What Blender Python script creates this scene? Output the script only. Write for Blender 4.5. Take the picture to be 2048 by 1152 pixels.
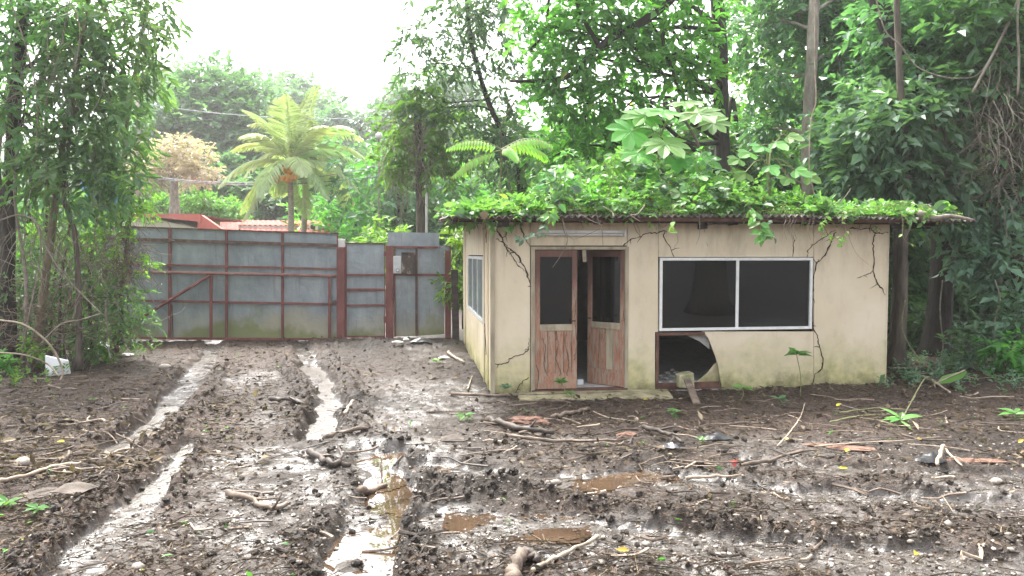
import bpy, math, random
import numpy as np
from mathutils import Vector, Matrix

for o in list(bpy.data.objects):
    bpy.data.objects.remove(o, do_unlink=True)
scene = bpy.context.scene
COL = scene.collection
random.seed(7)
R = np.random.default_rng(7)
rad = math.radians

# ------------------------------------------------------------------ camera
F = 1479.0                      # focal length in photograph pixels (2048 wide)
CAM_H = 2.03
PITCH = math.atan(68 / F)
cam_data = bpy.data.cameras.new('camera')
cam_data.sensor_width = 36.0
cam_data.lens = 36.0 * F / 2048
cam_data.clip_start = 0.05
cam_data.clip_end = 2000
cam = bpy.data.objects.new('camera', cam_data)
COL.objects.link(cam)
cam.location = (0, 0, CAM_H)
cam.rotation_euler = (math.pi / 2 - PITCH, 0, 0)
scene.camera = cam

# ------------------------------------------------------------------ sky, sun, exposure
HAZE_D = .0009
SUN_EL, SUN_AZ = 58.0, -28.0    # degrees; azimuth from +Y (view direction), negative = left
world = bpy.data.worlds.new('World')
scene.world = world
world.use_nodes = True
wn = world.node_tree.nodes
wl = world.node_tree.links
bg = wn['Background']
sky = wn.new('ShaderNodeTexSky')
sky.sky_type = 'NISHITA'
sky.sun_disc = False
sky.sun_elevation = rad(SUN_EL)
sky.sun_rotation = rad(SUN_AZ)
sky.air_density = 1.0
sky.dust_density = 6.0
sky.ozone_density = 1.0
hs = wn.new('ShaderNodeHueSaturation')
hs.inputs['Saturation'].default_value = 0.22
wl.new(sky.outputs[0], hs.inputs['Color'])
wl.new(hs.outputs[0], bg.inputs['Color'])
bg.inputs['Strength'].default_value = 0.15

sun_d = bpy.data.lights.new('sun', 'SUN')
sun_d.energy = 1.5
sun_d.angle = rad(10)
sun_d.color = (1.0, 0.96, 0.88)
sun = bpy.data.objects.new('sun', sun_d)
COL.objects.link(sun)
sd = Vector((math.sin(rad(SUN_AZ)) * math.cos(rad(SUN_EL)), math.cos(rad(SUN_AZ)) * math.cos(rad(SUN_EL)), math.sin(rad(SUN_EL))))
sun.rotation_euler = sd.to_track_quat('Z', 'Y').to_euler()
sun.location = sd * 60

vs = scene.view_settings
vs.view_transform = 'Standard'
vs.look = 'None'
vs.gamma = 1.0
vs.exposure = 2.3
vs.use_curve_mapping = False
cy = scene.cycles
cy.use_denoising = True
cy.max_bounces = 8
cy.diffuse_bounces = 3
cy.glossy_bounces = 3
cy.transmission_bounces = 4
cy.transparent_max_bounces = 8
cy.volume_bounces = 1
cy.sample_clamp_indirect = 6.0
cy.caustics_reflective = False
cy.caustics_refractive = False

# ------------------------------------------------------------------ pixel -> place
_cp, _sp = math.cos(PITCH), math.sin(PITCH)
CAMP = np.array([0, 0, CAM_H])


def ray(px, py):
    a = (px - 1024) / F
    b = (576 - py) / F
    return np.array([a, _cp + b * _sp, -_sp + b * _cp])


def P(px, py, Y):
    d = ray(px, py)
    return CAMP + d * (Y / d[1])


def G(px, py, z=0.0):
    d = ray(px, py)
    return CAMP + d * ((z - CAM_H) / d[2])


def on_plane(px, py, p0, n):
    d = ray(px, py)
    p0 = np.asarray(p0, float)
    n = np.asarray(n, float)
    return CAMP + d * (np.dot(p0 - CAMP, n) / np.dot(d, n))


# ------------------------------------------------------------------ noise
_T = np.random.default_rng(3).random((256, 256))


def vnoise(x, y, s=0):
    x = np.asarray(x, float) + 17.3 * s + 1000
    y = np.asarray(y, float) - 9.1 * s + 1000
    xi = np.floor(x).astype(int)
    yi = np.floor(y).astype(int)
    fx = x - xi
    fy = y - yi
    fx = fx * fx * (3 - 2 * fx)
    fy = fy * fy * (3 - 2 * fy)
    g = lambda i, j: _T[(xi + i) & 255, (yi + j) & 255]
    return (g(0, 0) * (1 - fx) + g(1, 0) * fx) * (1 - fy) + (g(0, 1) * (1 - fx) + g(1, 1) * fx) * fy


def fbm(x, y, f, octv=4, s=0, gain=0.5):
    v = 0
    a = 1.0
    t = 0
    for i in range(octv):
        v = v + a * vnoise(x * f, y * f, s + i * 5)
        t += a
        a *= gain
        f *= 2.03
    return v / t


def sstep(a, b, x):
    t = np.clip((x - a) / (b - a), 0, 1)
    return t * t * (3 - 2 * t)


# ------------------------------------------------------------------ mesh helpers
def np_mesh(name, V, faces, attrs=None, smooth=False):
    """V (n,3); faces: list of int arrays (m,k)"""
    me = bpy.data.meshes.new(name)
    V = np.asarray(V, np.float32)
    me.vertices.add(len(V))
    me.vertices.foreach_set('co', V.ravel())
    loops = np.concatenate([f.ravel() for f in faces]).astype(np.int32)
    tot = np.concatenate([np.full(len(f), f.shape[1], np.int32) for f in faces])
    start = np.concatenate([[0], np.cumsum(tot)[:-1]]).astype(np.int32)
    me.loops.add(len(loops))
    me.loops.foreach_set('vertex_index', loops)
    me.polygons.add(len(tot))
    me.polygons.foreach_set('loop_start', start)
    me.polygons.foreach_set('loop_total', tot)
    me.polygons.foreach_set('use_smooth', np.full(len(tot), smooth, bool))
    for k, a in (attrs or {}).items():
        at = me.attributes.new(k, 'FLOAT', 'POINT')
        at.data.foreach_set('value', np.asarray(a, np.float32))
    me.update(calc_edges=True)
    me.validate()
    return me


WM = {}


def link(name, me, mat, parent=None, world=False, loc=None, rot=None):
    o = bpy.data.objects.new(name, me)
    COL.objects.link(o)
    if mat is not None and me is not None and not me.materials:
        me.materials.append(mat)
    if loc is not None:
        o.location = loc
    if rot is not None:
        o.rotation_euler = rot
    if parent is not None:
        o.parent = parent
        if world and parent.name in WM:
            o.matrix_parent_inverse = WM[parent.name].inverted()
    return o


def tag(o, label=None, cat=None, group=None, kind=None):
    if label:
        o['label'] = label
    if cat:
        o['category'] = cat
    if group:
        o['group'] = group
    if kind:
        o['kind'] = kind
    return o


def thing(name, label, cat, loc=(0, 0, 0), rotz=0.0, group=None):
    o = bpy.data.objects.new(name, None)
    o.empty_display_size = 0.2
    COL.objects.link(o)
    o.location = tuple(float(v) for v in loc)
    o.rotation_euler = (0, 0, rotz)
    tag(o, label, cat, group)
    WM[o.name] = Matrix.Translation(o.location) @ Matrix.Rotation(rotz, 4, 'Z')
    return o


def norm(v):
    v = np.asarray(v, float)
    n = np.linalg.norm(v, axis=-1, keepdims=True)
    return v / np.maximum(n, 1e-9)


def perp(d):
    d = norm(d)
    a = np.array([0, 0, 1.0]) if abs(d[2]) < 0.9 else np.array([1.0, 0, 0])
    s = norm(np.cross(d, a))
    return s, np.cross(s, d)


class MB:
    def __init__(self):
        self.v = []
        self.f = []

    def add(self, vs_, fs_):
        k = len(self.v)
        self.v += [tuple(map(float, p)) for p in vs_]
        self.f += [tuple(i + k for i in f) for f in fs_]
        return self

    def hexa(self, c8):
        return self.add(c8, [(0, 3, 2, 1), (4, 5, 6, 7), (0, 1, 5, 4), (1, 2, 6, 5), (2, 3, 7, 6), (3, 0, 4, 7)])

    def box(self, x0, x1, y0, y1, z0, z1):
        return self.hexa([(x0, y0, z0), (x1, y0, z0), (x1, y1, z0), (x0, y1, z0), (x0, y0, z1), (x1, y0, z1), (x1, y1, z1), (x0, y1, z1)])

    def bar(self, p, q, w, d, side=None):
        """box from p to q; w measured along 'side', d along the other normal"""
        p = np.asarray(p, float)
        q = np.asarray(q, float)
        D = norm(q - p)
        if side is None:
            s, n = perp(D)
        else:
            s = np.asarray(side, float)
            s = norm(s - D * np.dot(s, D))
            n = np.cross(s, D)
        s = s * w / 2
        n = n * d / 2
        return self.hexa([p - s - n, p + s - n, p + s + n, p - s + n, q - s - n, q + s - n, q + s + n, q - s + n])

    def tube(self, pts, radii, n=8, cap=True, jit=0.0, rng=None):
        pts = [np.asarray(p, float) for p in pts]
        if np.isscalar(radii):
            radii = [radii] * len(pts)
        k = len(self.v)
        s = None
        for i, p in enumerate(pts):
            a = pts[max(i - 1, 0)]
            b = pts[min(i + 1, len(pts) - 1)]
            D = norm(b - a)
            if s is None:
                s, u = perp(D)
            else:
                s = s - D * np.dot(s, D)
                s = norm(s)
                u = np.cross(s, D)
            for j in range(n):
                t = 2 * math.pi * j / n
                r = radii[i] * (1 + (jit * (rng.random() - .5) * 2 if rng is not None else 0))
                self.v.append(tuple(p + r * (s * math.cos(t) + u * math.sin(t))))
        m = len(pts)
        for i in range(m - 1):
            for j in range(n):
                a = k + i * n + j
                b = k + i * n + (j + 1) % n
                self.f.append((a, a + n, b + n, b))
        if cap:
            self.f.append(tuple(k + j for j in range(n)))
            self.f.append(tuple(k + (m - 1) * n + j for j in reversed(range(n))))
        return self

    def prism(self, poly, ax, a0, a1, f):
        """extrude polygon; f(u,v,a)->point"""
        n = len(poly)
        k = len(self.v)
        self.v += [tuple(map(float, f(u, v, a0))) for u, v in poly]
        self.v += [tuple(map(float, f(u, v, a1))) for u, v in poly]
        self.f.append(tuple(k + i for i in range(n)))
        self.f.append(tuple(k + n + i for i in reversed(range(n))))
        for i in range(n):
            j = (i + 1) % n
            self.f.append((k + j, k + i, k + n + i, k + n + j))
        return self

    def lump(self, c, r, seed=0, sub=1, jit=0.25):
        g = np.random.default_rng(seed)
        V, Fc = ICO[sub]
        j = 1 + jit * (g.random(len(V)) - .5) * 2
        k = len(self.v)
        c = np.asarray(c, float)
        r = np.asarray(r, float)
        self.v += [tuple(p) for p in (c + V * j[:, None] * r)]
        self.f += [tuple(int(i) + k for i in f) for f in Fc]
        return self

    def mesh(self, name, smooth=False):
        me = bpy.data.meshes.new(name)
        me.from_pydata(self.v, [], self.f)
        if smooth:
            me.polygons.foreach_set('use_smooth', np.ones(len(me.polygons), bool))
        me.update()
        return me

    def build(self, name, mat, parent=None, world=False, smooth=False, bevel=0, loc=None, rot=None):
        o = link(name, self.mesh(name, smooth), mat, parent, world, loc, rot)
        if bevel:
            b = o.modifiers.new('bevel', 'BEVEL')
            b.width = bevel
            b.segments = 2
            b.limit_method = 'ANGLE'
        return o


def _ico():
    t = (1 + 5 ** .5) / 2
    V = norm(np.array([(-1, t, 0), (1, t, 0), (-1, -t, 0), (1, -t, 0), (0, -1, t), (0, 1, t), (0, -1, -t), (0, 1, -t), (t, 0, -1), (t, 0, 1), (-t, 0, -1), (-t, 0, 1)], float))
    Fc = [(0, 11, 5), (0, 5, 1), (0, 1, 7), (0, 7, 10), (0, 10, 11), (1, 5, 9), (5, 11, 4), (11, 10, 2), (10, 7, 6), (7, 1, 8), (3, 9, 4), (3, 4, 2), (3, 2, 6), (3, 6, 8), (3, 8, 9), (4, 9, 5), (2, 4, 11), (6, 2, 10), (8, 6, 7), (9, 8, 1)]
    out = {0: (V, np.array(Fc))}
    for lv in (1, 2):
        V = [tuple(v) for v in V]
        idx = {}

        def mid(a, b):
            k = (min(a, b), max(a, b))
            if k not in idx:
                m = norm(np.array(V[a]) + np.array(V[b]))
                V.append(tuple(m))
                idx[k] = len(V) - 1
            return idx[k]
        F2 = []
        for a, b, c in Fc:
            ab, bc, ca = mid(a, b), mid(b, c), mid(c, a)
            F2 += [(a, ab, ca), (b, bc, ab), (c, ca, bc), (ab, bc, ca)]
        Fc = F2
        V = np.array(V)
        out[lv] = (V, np.array(Fc))
    return out


ICO = _ico()


def smooth_path(pts, n=4):
    """Catmull-Rom"""
    pts = [np.asarray(p, float) for p in pts]
    if len(pts) < 3:
        return pts
    q = [2 * pts[0] - pts[1]] + pts + [2 * pts[-1] - pts[-2]]
    out = []
    for i in range(1, len(q) - 2):
        p0, p1, p2, p3 = q[i - 1], q[i], q[i + 1], q[i + 2]
        for k in range(n):
            t = k / n
            out.append(.5 * (2 * p1 + (p2 - p0) * t + (2 * p0 - 5 * p1 + 4 * p2 - p3) * t * t + (3 * p1 - p0 - 3 * p2 + p3) * t ** 3))
    out.append(pts[-1])
    return out


def lerp_r(r0, r1, n, p=1.0):
    return [r0 + (r1 - r0) * (i / max(n - 1, 1)) ** p for i in range(n)]


# ------------------------------------------------------------------ materials
class NT:
    def __init__(self, name):
        self.m = bpy.data.materials.new(name)
        self.m.use_nodes = True
        self.n = self.m.node_tree.nodes
        self.l = self.m.node_tree.links
        self.b = self.n['Principled BSDF']
        self.out = self.n['Material Output']

    def node(self, t, **kw):
        n = self.n.new(t)
        for k, v in kw.items():
            setattr(n, k, v)
        return n

    def put(self, sock, v):
        if isinstance(v, bpy.types.NodeSocket):
            self.l.new(v, sock)
        elif isinstance(v, (tuple, list)) and len(v) == 3 and sock.type == 'RGBA':
            sock.default_value = (*v, 1)
        else:
            sock.default_value = v

    def coord(self, kind='Object', scale=None):
        c = self.node('ShaderNodeTexCoord').outputs[kind]
        if scale is not None:
            m = self.node('ShaderNodeMapping')
            self.l.new(c, m.inputs['Vector'])
            m.inputs['Scale'].default_value = scale
            return m.outputs[0]
        return c

    def noise(self, scale, vec=None, detail=4, rough=.55, dist=0.0):
        n = self.node('ShaderNodeTexNoise')
        n.inputs['Scale'].default_value = scale
        n.inputs['Detail'].default_value = detail
        n.inputs['Roughness'].default_value = rough
        n.inputs['Distortion'].default_value = dist
        if vec is not None:
            self.l.new(vec, n.inputs['Vector'])
        return n.outputs['Fac']

    def ramp(self, fac, stops):
        r = self.node('ShaderNodeValToRGB')
        e = r.color_ramp.elements
        while len(e) < len(stops):
            e.new(0.5)
        for i, (p, c) in enumerate(stops):
            e[i].position = p
            e[i].color = (*c, 1) if isinstance(c, tuple) else (c, c, c, 1)
        self.put(r.inputs[0], fac)
        return r.outputs[0]

    def mix(self, fac, a, b, mode='MIX'):
        m = self.node('ShaderNodeMix', data_type='RGBA', blend_type=mode)
        self.put(m.inputs[0], fac)
        self.put(m.inputs[6], a)
        self.put(m.inputs[7], b)
        return m.outputs[2]

    def math(self, op, a, b=0.0, clamp=False):
        m = self.node('ShaderNodeMath', operation=op)
        m.use_clamp = clamp
        self.put(m.inputs[0], a)
        self.put(m.inputs[1], b)
        return m.outputs[0]

    def attr(self, name):
        return self.node('ShaderNodeAttribute', attribute_name=name).outputs['Fac']

    def bump(self, h, strength=.5, dist=.02):
        b = self.node('ShaderNodeBump')
        b.inputs['Strength'].default_value = strength
        b.inputs['Distance'].default_value = dist
        self.l.new(h, b.inputs['Height'])
        self.l.new(b.outputs[0], self.b.inputs['Normal'])
        return b.outputs[0]

    def set(self, color=None, rough=None, metal=None, spec=None):
        if color is not None:
            self.put(self.b.inputs['Base Color'], color)
        if rough is not None:
            self.put(self.b.inputs['Roughness'], rough)
        if metal is not None:
            self.put(self.b.inputs['Metallic'], metal)
        if spec is not None:
            self.put(self.b.inputs['Specular IOR Level'], spec)
        return self


def mottled(name, c1, c2, c3=None, scale=6, rough=.7, bump=.3, bscale=40, bdist=.01, metal=0.0, stretch=(1, 1, 1), spec=.4):
    t = NT(name)
    v = t.coord('Object', stretch)
    n1 = t.noise(scale, v, 6, .6)
    stops = [(.3, c1), (.55, c2)] + ([(.75, c3)] if c3 else [])
    t.set(t.ramp(n1, stops), rough, metal, spec)
    t.bump(t.noise(bscale, v, 4, .6), bump, bdist)
    return t.m


def leaf_mat(name, dark, light, tip=None, trans=.35, rough=.42, spec=.5):
    t = NT(name)
    a = t.attr('lv')
    st = [(.0, dark), (.85, light)] + ([(.955, light), (.985, tip)] if tip else [(1.0, light)])
    col = t.ramp(a, st)
    oi = t.node('ShaderNodeObjectInfo').outputs['Random']
    h = t.node('ShaderNodeHueSaturation')
    t.put(h.inputs['Hue'], t.math('ADD', t.math('MULTIPLY', oi, .05), .475))
    t.put(h.inputs['Value'], t.math('ADD', t.math('MULTIPLY', oi, .45), .78))
    t.put(h.inputs['Color'], col)
    c = h.outputs[0]
    t.set(c, rough, 0, spec)
    tr = t.node('ShaderNodeBsdfTranslucent')
    t.put(tr.inputs[0], t.mix(1.0, c, (1.25, 1.45, .6), 'MULTIPLY'))
    mx = t.node('ShaderNodeMixShader')
    mx.inputs[0].default_value = trans
    t.l.new(t.b.outputs[0], mx.inputs[1])
    t.l.new(tr.outputs[0], mx.inputs[2])
    t.l.new(mx.outputs[0], t.out.inputs['Surface'])
    return t.m


M = {}
M['leaf_dark'] = leaf_mat('leaf_dark', (.036, .098, .048), (.115, .23, .105), (.26, .32, .06), .48)
M['leaf_mid'] = leaf_mat('leaf_mid', (.050, .145, .038), (.15, .32, .075), (.32, .36, .06), .54)
M['leaf_left'] = leaf_mat('leaf_left', (.055, .125, .066), (.16, .29, .125), (.32, .42, .09), .52)
M['leaf_bright'] = leaf_mat('leaf_bright', (.07, .19, .04), (.17, .37, .08), (.36, .40, .07), .45)
M['leaf_roof'] = leaf_mat('leaf_roof', (.06, .16, .045), (.20, .37, .12), (.36, .40, .12), .42)
M['leaf_blue'] = leaf_mat('leaf_blue', (.06, .13, .085), (.15, .26, .16), None, .40)
M['leaf_hill'] = leaf_mat('leaf_hill', (.05, .125, .075), (.14, .26, .15), (.22, .30, .11), .42)
M['leaf_lime'] = leaf_mat('leaf_lime', (.10, .23, .035), (.23, .40, .08), (.45, .45, .08), .45)
M['blossom'] = leaf_mat('blossom', (.46, .37, .32), (.62, .53, .47), (.62, .54, .3), .30)
M['leaf_palm'] = leaf_mat('leaf_palm', (.25, .35, .19), (.44, .51, .30), (.55, .53, .26), .25)
M['dead_leaf'] = leaf_mat('dead_leaf', (.045, .030, .021), (.15, .108, .076), (.30, .235, .175), .12, .8, .25)
M['yellow_leaf'] = leaf_mat('yellow_leaf', (.45, .34, .03), (.6, .5, .05), None, .3)
M['bark'] = mottled('bark', (.05, .04, .033), (.11, .09, .07), (.16, .14, .11), 9, .9, .8, 30, .03, 0, (1, 1, .25))
M['bark_dark'] = mottled('bark_dark', (.022, .019, .017), (.045, .038, .032), (.07, .065, .05), 9, .9, .8, 30, .03, 0, (1, 1, .25))
M['bark_pale'] = mottled('bark_pale', (.13, .11, .09), (.25, .22, .18), (.36, .34, .29), 7, .85, .6, 30, .02, 0, (1, 1, .4))
M['bark_olive'] = mottled('bark_olive', (.09, .075, .045), (.17, .14, .085), (.22, .20, .12), 7, .85, .6, 30, .02, 0, (1, 1, .3))
M['vine'] = mottled('vine', (.12, .10, .08), (.22, .19, .15), (.32, .28, .23), 12, .8, .3, 50, .005)
M['stick'] = mottled('stick', (.06, .043, .033), (.16, .12, .09), (.27, .21, .16), 8, .7, .5, 40, .01)
M['stick_dark'] = mottled('stick_dark', (.025, .018, .015), (.06, .045, .036), (.10, .08, .065), 9, .6, .5, 40, .01)
M['stick_pale'] = mottled('stick_pale', (.2, .15, .11), (.36, .29, .22), (.45, .38, .3), 8, .7, .4, 40, .01)
M['stick_green'] = mottled('stick_green', (.10, .12, .05), (.22, .23, .10), (.3, .29, .15), 8, .6, .3, 40, .01)
M['rotten'] = mottled('rotten', (.10, .05, .035), (.22, .12, .085), (.31, .20, .145), 11, .85, .9, 45, .02, 0, (1, 3, 3))
M['stone'] = mottled('stone', (.16, .135, .11), (.27, .235, .2), (.36, .32, .28), 7, .7, .4, 40, .01)
M['black_plastic'] = mottled('black_plastic', (.012, .012, .013), (.025, .025, .027), (.06, .06, .06), 6, .35, .3, 30, .01)
M['white_sheet'] = mottled('white_sheet', (.55, .56, .58), (.72, .73, .75), (.78, .78, .8), 4, .4, .1, 30, .003)
M['red'] = mottled('red_scrap', (.5, .06, .05), (.6, .09, .08), None, 4, .5)
# ------------------------------------------------------------------ ground
def pl(pts):
    return np.array([G(*p)[:2] for p in pts])


RUTS = [  # pixel path on the ground, width, depth
    (pl([(428, 680), (415, 715), (395, 745), (365, 785), (310, 840), (255, 885), (215, 915)]), .40, .07),
    (pl([(382, 885), (345, 940), (295, 985), (235, 1050), (170, 1120), (110, 1200)]), .30, .055),
    (pl([(603, 680), (612, 715), (640, 760), (662, 800), (652, 840), (632, 876)]), .37, .075),
    (pl([(775, 900), (750, 925), (775, 965), (752, 1010), (735, 1080), (718, 1160), (700, 1250)]), .52, .10),
    (pl([(1300, 945), (1180, 965), (1060, 962), (960, 940), (850, 925)]), .42, .06),
    (pl([(1330, 950), (1600, 985), (1850, 1000), (2150, 1020)]), .40, .045),
    (pl([(900, 1040), (1100, 1050), (1350, 1085), (1700, 1120), (2150, 1140)]), .55, .05),
    (pl([(1500, 925), (1750, 940), (2150, 955)]), .35, .035),
]
RIDGES = [  # path, half width, height
    (pl([(455, 735), (425, 780), (385, 835), (310, 885), (235, 905)]), .14, .10),
    (pl([(345, 745), (310, 800), (260, 850), (215, 880)]), .16, .09),
    (pl([(392, 890), (375, 940), (330, 1000)]), .10, .07),
    (pl([(565, 715), (590, 770), (605, 830), (600, 870)]), .13, .09),
    (pl([(660, 710), (700, 760), (720, 810), (705, 860)]), .25, .08),
    (pl([(855, 985), (930, 985), (1030, 985)]), .20, .15),
    (pl([(1030, 985), (1120, 1010), (1250, 1025), (1420, 1055), (1650, 1085), (1850, 1095)]), .10, .10),
    (pl([(830, 985), (812, 1050), (790, 1120), (770, 1200)]), .10, .10),
    (pl([(690, 1040), (670, 1100), (650, 1190)]), .10, .09),
    (pl([(200, 960), (165, 1010), (130, 1070), (80, 1130)]), .18, .11),
    (pl([(960, 880), (1060, 905), (1200, 920), (1320, 925)]), .18, .06),
    (pl([(1480, 965), (1650, 985), (1800, 985), (1990, 1010)]), .16, .08),
    (pl([(700, 690), (780, 690), (860, 690)]), .7, .10),
    (pl([(0, 860), (150, 850), (260, 800)]), .35, .08),
]


WETZ = [(G(1010, 1085)[:2], .75, .45), (G(1180, 1050)[:2], .9, .3), (G(570, 1105)[:2], .45, .45), (G(1260, 960)[:2], 1.0, .45), (G(900, 1050)[:2], .4, .6), (G(520, 930)[:2], .7, .8), (G(800, 900)[:2], .7, .6), (G(1900, 1010)[:2], 1.2, .35), (G(1500, 1120)[:2], 1.6, .3), (G(480, 760)[:2], .6, 1.2)]


def seg_dist(x, y, pts):
    best = np.full(np.shape(x), 1e9)
    for (ax, ay), (bx, by) in zip(pts[:-1], pts[1:]):
        dx, dy = bx - ax, by - ay
        t = np.clip(((x - ax) * dx + (y - ay) * dy) / (dx * dx + dy * dy), 0, 1)
        best = np.minimum(best, (x - ax - t * dx) ** 2 + (y - ay - t * dy) ** 2)
    return np.sqrt(best)


def terrain(x, y):
    """height, wetness, litter"""
    x = np.asarray(x, float)
    y = np.asarray(y, float)
    near = sstep(-1, 2.5, y) * (1 - sstep(19, 22, y))
    wob = (fbm(x, y, 1.8, 3, 40) - .5) * .26 + (fbm(x, y, 6, 3, 47) - .5) * .10
    fillm = .45 + .75 * sstep(.36, .6, fbm(x, y, 1.1, 3, 63))
    flat = np.zeros(x.shape)
    cut = np.zeros(x.shape)
    sho = np.zeros(x.shape)
    for pts, w, dep in RUTS:
        d = seg_dist(x, y, pts) + wob
        m = 1 - sstep(w * .34, w * .62, d)
        flat = np.maximum(flat, m)
        cut = np.maximum(cut, m * dep * np.minimum(fillm, 1.05))
        sho = np.maximum(sho, np.exp(-((d - w * .78) / .12) ** 2) * dep * .55)
    wz = np.zeros(x.shape)
    for (cx, cy_), rx_, ry_ in WETZ:
        wz = np.maximum(wz, 1 - sstep(.6, 1.1, np.sqrt(((x - cx) / rx_) ** 2 + ((y - cy_) / ry_) ** 2) + wob * 1.2))
    rid = np.zeros(x.shape)
    for pts, w, hh in RIDGES:
        d = seg_dist(x, y, pts) + wob * .6
        rid = np.maximum(rid, np.exp(-(d / w) ** 2) * hh)
    clump = fbm(x, y, 4.5, 4, 2, .6)
    fine = fbm(x, y, 13, 4, 9, .62)
    bill = np.abs(fbm(x, y, 7, 3, 21) - .5) * 2
    lit = sstep(.42, .62, fbm(x, y, .6, 3, 55)) * .5
    lit = np.maximum(lit, sstep(-1.9, -3.4, x + .12 * (y - 6)) * sstep(3, 6, y))
    lit = np.maximum(lit, sstep(7.6, 8.6, y) * sstep(-.8, .6, x) * .9)
    lit = np.maximum(lit, sstep(19, 21, y))
    lit = np.clip(lit * (1 - flat), 0, 1)
    flatw = flat
    amp = (.028 + .04 * lit) * (1 - .9 * flat ** 2)
    slow = (fbm(x, y, .35, 3, 70) - .5) * .10 * (1 - flat)
    nf = 1 - .6 * wz
    h = slow + nf * amp * (clump - .5) * 1.3 + nf * (.045 + .02 * lit) * (1 - .72 * flat ** 2.5) * (fine - .5) + .022 * (1 - flat) * (.35 - bill)
    h = h + (sho + rid) * (.3 + 1.0 * clump) * (1 - flat) + ((sho + rid) * .9 + .05 * flat * (1 - flat) * 4) * (fine - .5) * (1 - flat ** 3) - cut
    h = h * near
    far = sstep(22, 40, np.abs(y))
    h = h + far * (fbm(x, y, .05, 3, 5) - .5) * .5
    h = h + np.clip(-y - 1.5, 0, 60) * .13          # bank that rises behind the photographer
    h = np.where(y > 17.2, np.minimum(h, .0), h)
    wet = np.clip(flat * 1.0 + .72 * wz + sstep(.47, .58, fbm(x, y, .9, 3, 88)) * .8 * (1 - lit) - (sho + rid) * 6 + (x < 2.2) * (1 - lit) * .25 * sstep(9, 5, y), 0, 1)
    wet = wet * near * sstep(.66, .40, clump * .6 + fine * .4 + (1 - flat) * .03)
    return h, wet, lit


xs_f = np.arange(-8.6, 8.61, .022)
ex = 8.6 + np.cumsum(.06 * 1.28 ** np.arange(34))
xs = np.concatenate([-ex[::-1], xs_f, ex])
yl = [3.6]
while yl[-1] < 19.0:
    yl.append(yl[-1] + .0125 * (yl[-1] / 4.6) ** 1.5)
yl = np.array(yl)
ey = yl[-1] + np.cumsum(.1 * 1.25 ** np.arange(34))
eb = yl[0] - np.cumsum(.02 * 1.2 ** np.arange(42))
ys = np.concatenate([eb[::-1], yl, ey])
GX, GY = np.meshgrid(xs, ys)
H, WET, LIT = terrain(GX, GY)
nx, ny = len(xs), len(ys)
idx = np.arange(nx * ny).reshape(ny, nx)
quads = np.stack([idx[:-1, :-1], idx[:-1, 1:], idx[1:, 1:], idx[1:, :-1]], -1).reshape(-1, 4)
gme = np_mesh('ground', np.stack([GX.ravel(), GY.ravel(), H.ravel()], 1), [quads], {'wet': WET.ravel(), 'lit': LIT.ravel()}, True)


def ground_mat():
    t = NT('mud')
    v = t.coord('Object')
    wet = t.attr('wet')
    lit = t.attr('lit')
    n1 = t.noise(2.2, v, 8, .65)
    n2 = t.noise(26, v, 6, .7)
    n3 = t.noise(90, v, 3, .6)
    mud = t.ramp(n1, [(.3, (.030, .0225, .018)), (.5, (.062, .048, .039)), (.72, (.105, .085, .070))])
    grit = t.ramp(n2, [(.36, (.012, .0095, .008)), (.52, (.056, .045, .037)), (.66, (.17, .148, .128))])
    c = t.mix(.5, mud, grit)
    chips = t.ramp(n3, [(.58, 0.0), (.68, 1.0)])
    c = t.mix(t.math('MULTIPLY', chips, .35), c, (.22, .185, .155))
    leafy = t.ramp(t.noise(40, v, 5, .75, .6), [(.34, (.018, .012, .009)), (.5, (.066, .043, .033)), (.66, (.16, .112, .087))])
    c = t.mix(t.math('MULTIPLY', lit, .8), c, leafy)
    big = t.ramp(t.noise(.45, v, 5, .6), [(.34, .42), (.66, 1.05)])
    c = t.mix(1.0, c, big, 'MULTIPLY')
    wetc = t.mix(.5, c, (.085, .076, .068))
    c = t.mix(wet, c, wetc)
    t.set(c, t.math('SUBTRACT', t.math('ADD', t.math('MULTIPLY', n2, .35), .36), t.math('MULTIPLY', wet, .36), True), 0, t.math('ADD', t.math('MULTIPLY', wet, .6), .17))
    h = t.math('ADD', t.math('MULTIPLY', n2, .7), t.math('MULTIPLY', n3, .5))
    h = t.math('MULTIPLY', h, t.math('SUBTRACT', 1.0, t.math('MULTIPLY', wet, .8)))
    t.bump(h, .9, .03)
    return t.m


M['mud'] = ground_mat()
ground = tag(link('ground', gme, M['mud']), 'churned brown mud ground with wheel ruts and litter', 'ground', kind='structure')


def gz(x, y):
    return terrain(np.asarray(x, float), np.asarray(y, float))[0]


def gp(px, py, dz=0.0):
    p = G(px, py)
    for _ in range(4):
        z = float(gz(np.array([p[0]]), np.array([p[1]]))[0])
        p = G(px, py, z)
    return np.array([p[0], p[1], z + dz])


t = NT('puddle_water')
t.set(t.ramp(t.noise(3, t.coord('Object'), 3), [(.3, (.04, .026, .017)), (.7, (.085, .055, .034))]), .02, 0, .5)
t.b.inputs['IOR'].default_value = 1.9
t.bump(t.noise(9, t.coord('Object'), 2), .04, .01)
M['water'] = t.m


t = NT('wet_film')
t.set(t.ramp(t.noise(5, t.coord('Object'), 5), [(.3, (.09, .077, .066)), (.7, (.18, .16, .14))]), .22, 0, .5)
t.b.inputs['IOR'].default_value = 1.9
t.bump(t.noise(28, t.coord('Object', (1, .6, 1)), 4), .55, .02)
M['film'] = t.m


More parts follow.
